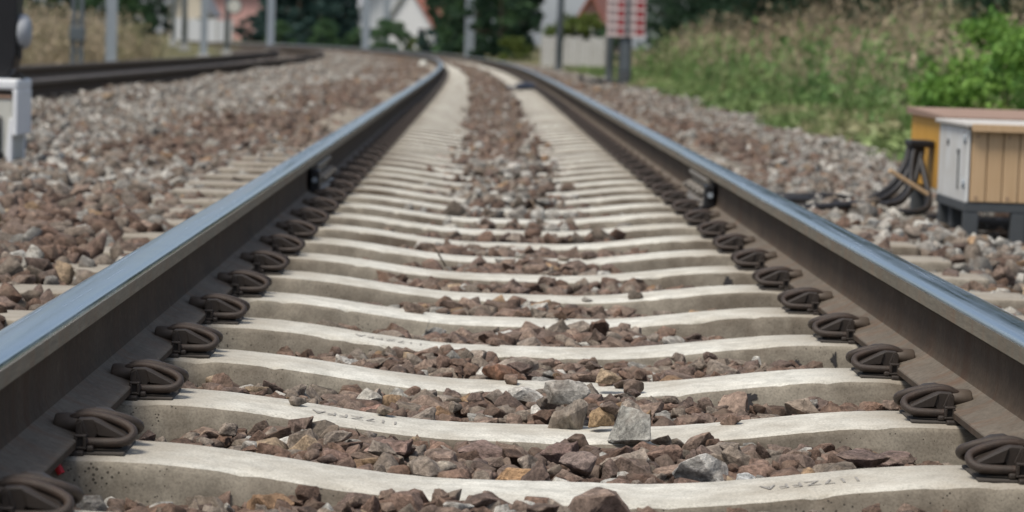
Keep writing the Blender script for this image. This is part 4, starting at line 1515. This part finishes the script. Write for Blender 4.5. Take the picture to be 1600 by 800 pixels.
# ------------------------------------------------------------------ walls and houses
def wall_run(name, label, px0, px1, dist, z1, mat, npan, depth=.18, d1=None):
    a = at_d(px0, 68, dist); b = at_d(px1, 68, d1 or dist)
    v = Vector((b.x - a.x, b.y - a.y)); L = v.length; ang = math.atan2(v.y, v.x)
    o = empty(name, (a.x, a.y, -.25), ang, label=label, cat='wall')
    w = L / npan
    m = MB()
    for k in range(npan): m.box(k * w + .06, (k + 1) * w - .06, 0, depth * .6, 0, z1 - .08 * (k % 2))
    m.build('panels', mat, o)
    for k in range(npan + 1):
        MB().box(k * w - .06, k * w + .06, -.04, depth * .7, 0, z1 + .05, .01).build('post', M_conc_far, o)
    return o


wall_run('garden_wall', 'low white wall behind thin poles, before the cream and pink houses', 268, 362, 178, 1.9, M_whitewall, 4)
wall_run('concrete_wall', 'pale grey concrete panel wall behind a grey round mast', 848, 944, 92, 1.15, M_conc_far, 5, d1=86)


def house(px0, px1, dist, label, wallm, roofm, eave, ridge, depth=9, rz=0.0, chimney=None, gable_front=True, zb=-.25, roof_left=None):
    a = at_d(px0, 68, dist); b = at_d(px1, 68, dist)
    w = b.x - a.x
    o = empty('house', ((a.x + b.x) / 2, dist, zb), rz, label=label, cat='house')
    m = MB()
    if gable_front:
        m.prism([(-w / 2, 0), (w / 2, 0), (w / 2, eave), (0, ridge), (-w / 2, eave)], 'y', 0, depth)
    else:
        m.prism([(0, 0), (depth, 0), (depth, eave), (depth / 2, ridge), (0, eave)], 'x', -w / 2, w / 2)
    m.build('wall', wallm, o)
    rf = MB(); t = .22; ov = .5
    if gable_front:
        sl = (ridge - eave) / (w / 2)
        for sg_ in (-1, 1):
            rf.prism([(0, ridge + .02), (sg_ * (w / 2 + ov), eave - ov * sl + .02), (sg_ * (w / 2 + ov), eave - ov * sl + t), (0, ridge + t * 1.2)], 'y', -ov, depth + ov, mi=1 if (sg_ < 0 and roof_left) else 0)
    else:
        sl = (ridge - eave) / (depth / 2)
        for c0, c1 in ((-ov, depth / 2), (depth + ov, depth / 2)):
            rf.prism([(c1, ridge + .02), (c0, eave - ov * sl + .02), (c0, eave - ov * sl + t), (c1, ridge + t * 1.2)], 'x', -w / 2 - ov, w / 2 + ov)
    r_ = rf.build('roof', [roofm, roof_left or roofm], o)
    if chimney is not None:
        MB().box(chimney - .3, chimney + .3, depth * .25, depth * .25 + .6, eave, ridge + 1.0, .02).build('chimney', M_lidbrown, r_)
    nw = max(2, int(w / 2.6))
    for k in range(nw):
        x = -w / 2 + (k + .5) * w / nw
        f = MB()
        f.box(x - .5, x - .42, -.05, .02, 1.0, 2.2).box(x + .42, x + .5, -.05, .02, 1.0, 2.2).box(x - .42, x + .42, -.05, .02, 1.0, 1.08).box(x - .42, x + .42, -.05, .02, 2.12, 2.2)
        fo = f.build('window', M_whitewall, o)
        MB().box(x - .42, x + .42, -.02, -.006, 1.08, 2.12).build('pane', M_glass, fo)
    return o


house(262, 322, 235, 'cream house with a dark side behind the low white wall', M_cream, M_roofgrey, 3.2, 6.0, 8)
house(326, 432, 250, 'pink rendered house left of the dark conifers', M_pink, M_roofred, 4.9, 7.4, 9, gable_front=False)
house(590, 690, 262, 'white gabled house with a red tiled roof beyond the bend', M_whitewall, M_roofred, 2.6, 6.2, 10, rz=R(-42), chimney=.4, roof_left=M_whitewall)
house(560, 640, 290, 'white house with a pale grey roof behind the gabled house', M_whitewall, M_roofgrey, 4.2, 7.2, 9, rz=R(10))
house(898, 948, 150, 'small pinkish house behind the concrete wall', M_pink, M_roofred, 2.1, 3.6, 7, rz=R(-10))

# ------------------------------------------------------------------ light, sky, camera
w = bpy.data.worlds.new('World'); SC.world = w; w.use_nodes = True
nt = w.node_tree
sky = nt.nodes.new('ShaderNodeTexSky'); sky.sky_type = 'NISHITA'; sky.sun_disc = False
SUN_EL, SUN_AZ = R(62), R(225)        # azimuth measured clockwise from +Y (sky convention)
sky.sun_elevation = SUN_EL; sky.sun_rotation = SUN_AZ
sky.air_density = 1.0; sky.dust_density = 3.0; sky.ozone_density = 1.0
bg = nt.nodes['Background']; bg.inputs['Strength'].default_value = .10
tcw = nt.nodes.new('ShaderNodeTexCoord')
cf = ramp(nt, noise(nt, tcw.outputs['Generated'], 3.0, 6, .6), [(.36, .10), (.66, .50)])
hs = nt.nodes.new('ShaderNodeHueSaturation'); hs.inputs['Saturation'].default_value = 1.0
nt.links.new(sky.outputs[0], hs.inputs['Color']); nt.links.new(mix(nt, cf, hs.outputs[0], (5.6, 6.0, 6.5)), bg.inputs['Color'])
sun = bpy.data.lights.new('sun', 'SUN'); sun.energy = 2.7; sun.angle = R(18); sun.color = (1.0, .93, .82)
so = bpy.data.objects.new('sun', sun); COL.objects.link(so)
dv = Vector((math.sin(SUN_AZ) * math.cos(SUN_EL), math.cos(SUN_AZ) * math.cos(SUN_EL), math.sin(SUN_EL)))
so.rotation_euler = dv.to_track_quat('Z', 'Y').to_euler(); so.location = (0, 0, 30)

cam = bpy.data.cameras.new('camera'); co = bpy.data.objects.new('camera', cam); COL.objects.link(co)
co.matrix_world = Matrix.Translation(CAM) @ CROT.to_4x4()
cam.sensor_width = 36; cam.lens = FPX / 1600 * 36; cam.clip_start = .05; cam.clip_end = 3000
cam.dof.use_dof = True; cam.dof.focus_distance = 4.55; cam.dof.aperture_fstop = 7.2
SC.camera = co
SC.view_settings.view_transform = 'Standard'; SC.view_settings.look = 'None'; SC.view_settings.gamma = 1.0
SC.view_settings.exposure = 0.28
SC.render.film_transparent = False
SC.cycles.max_bounces = 6
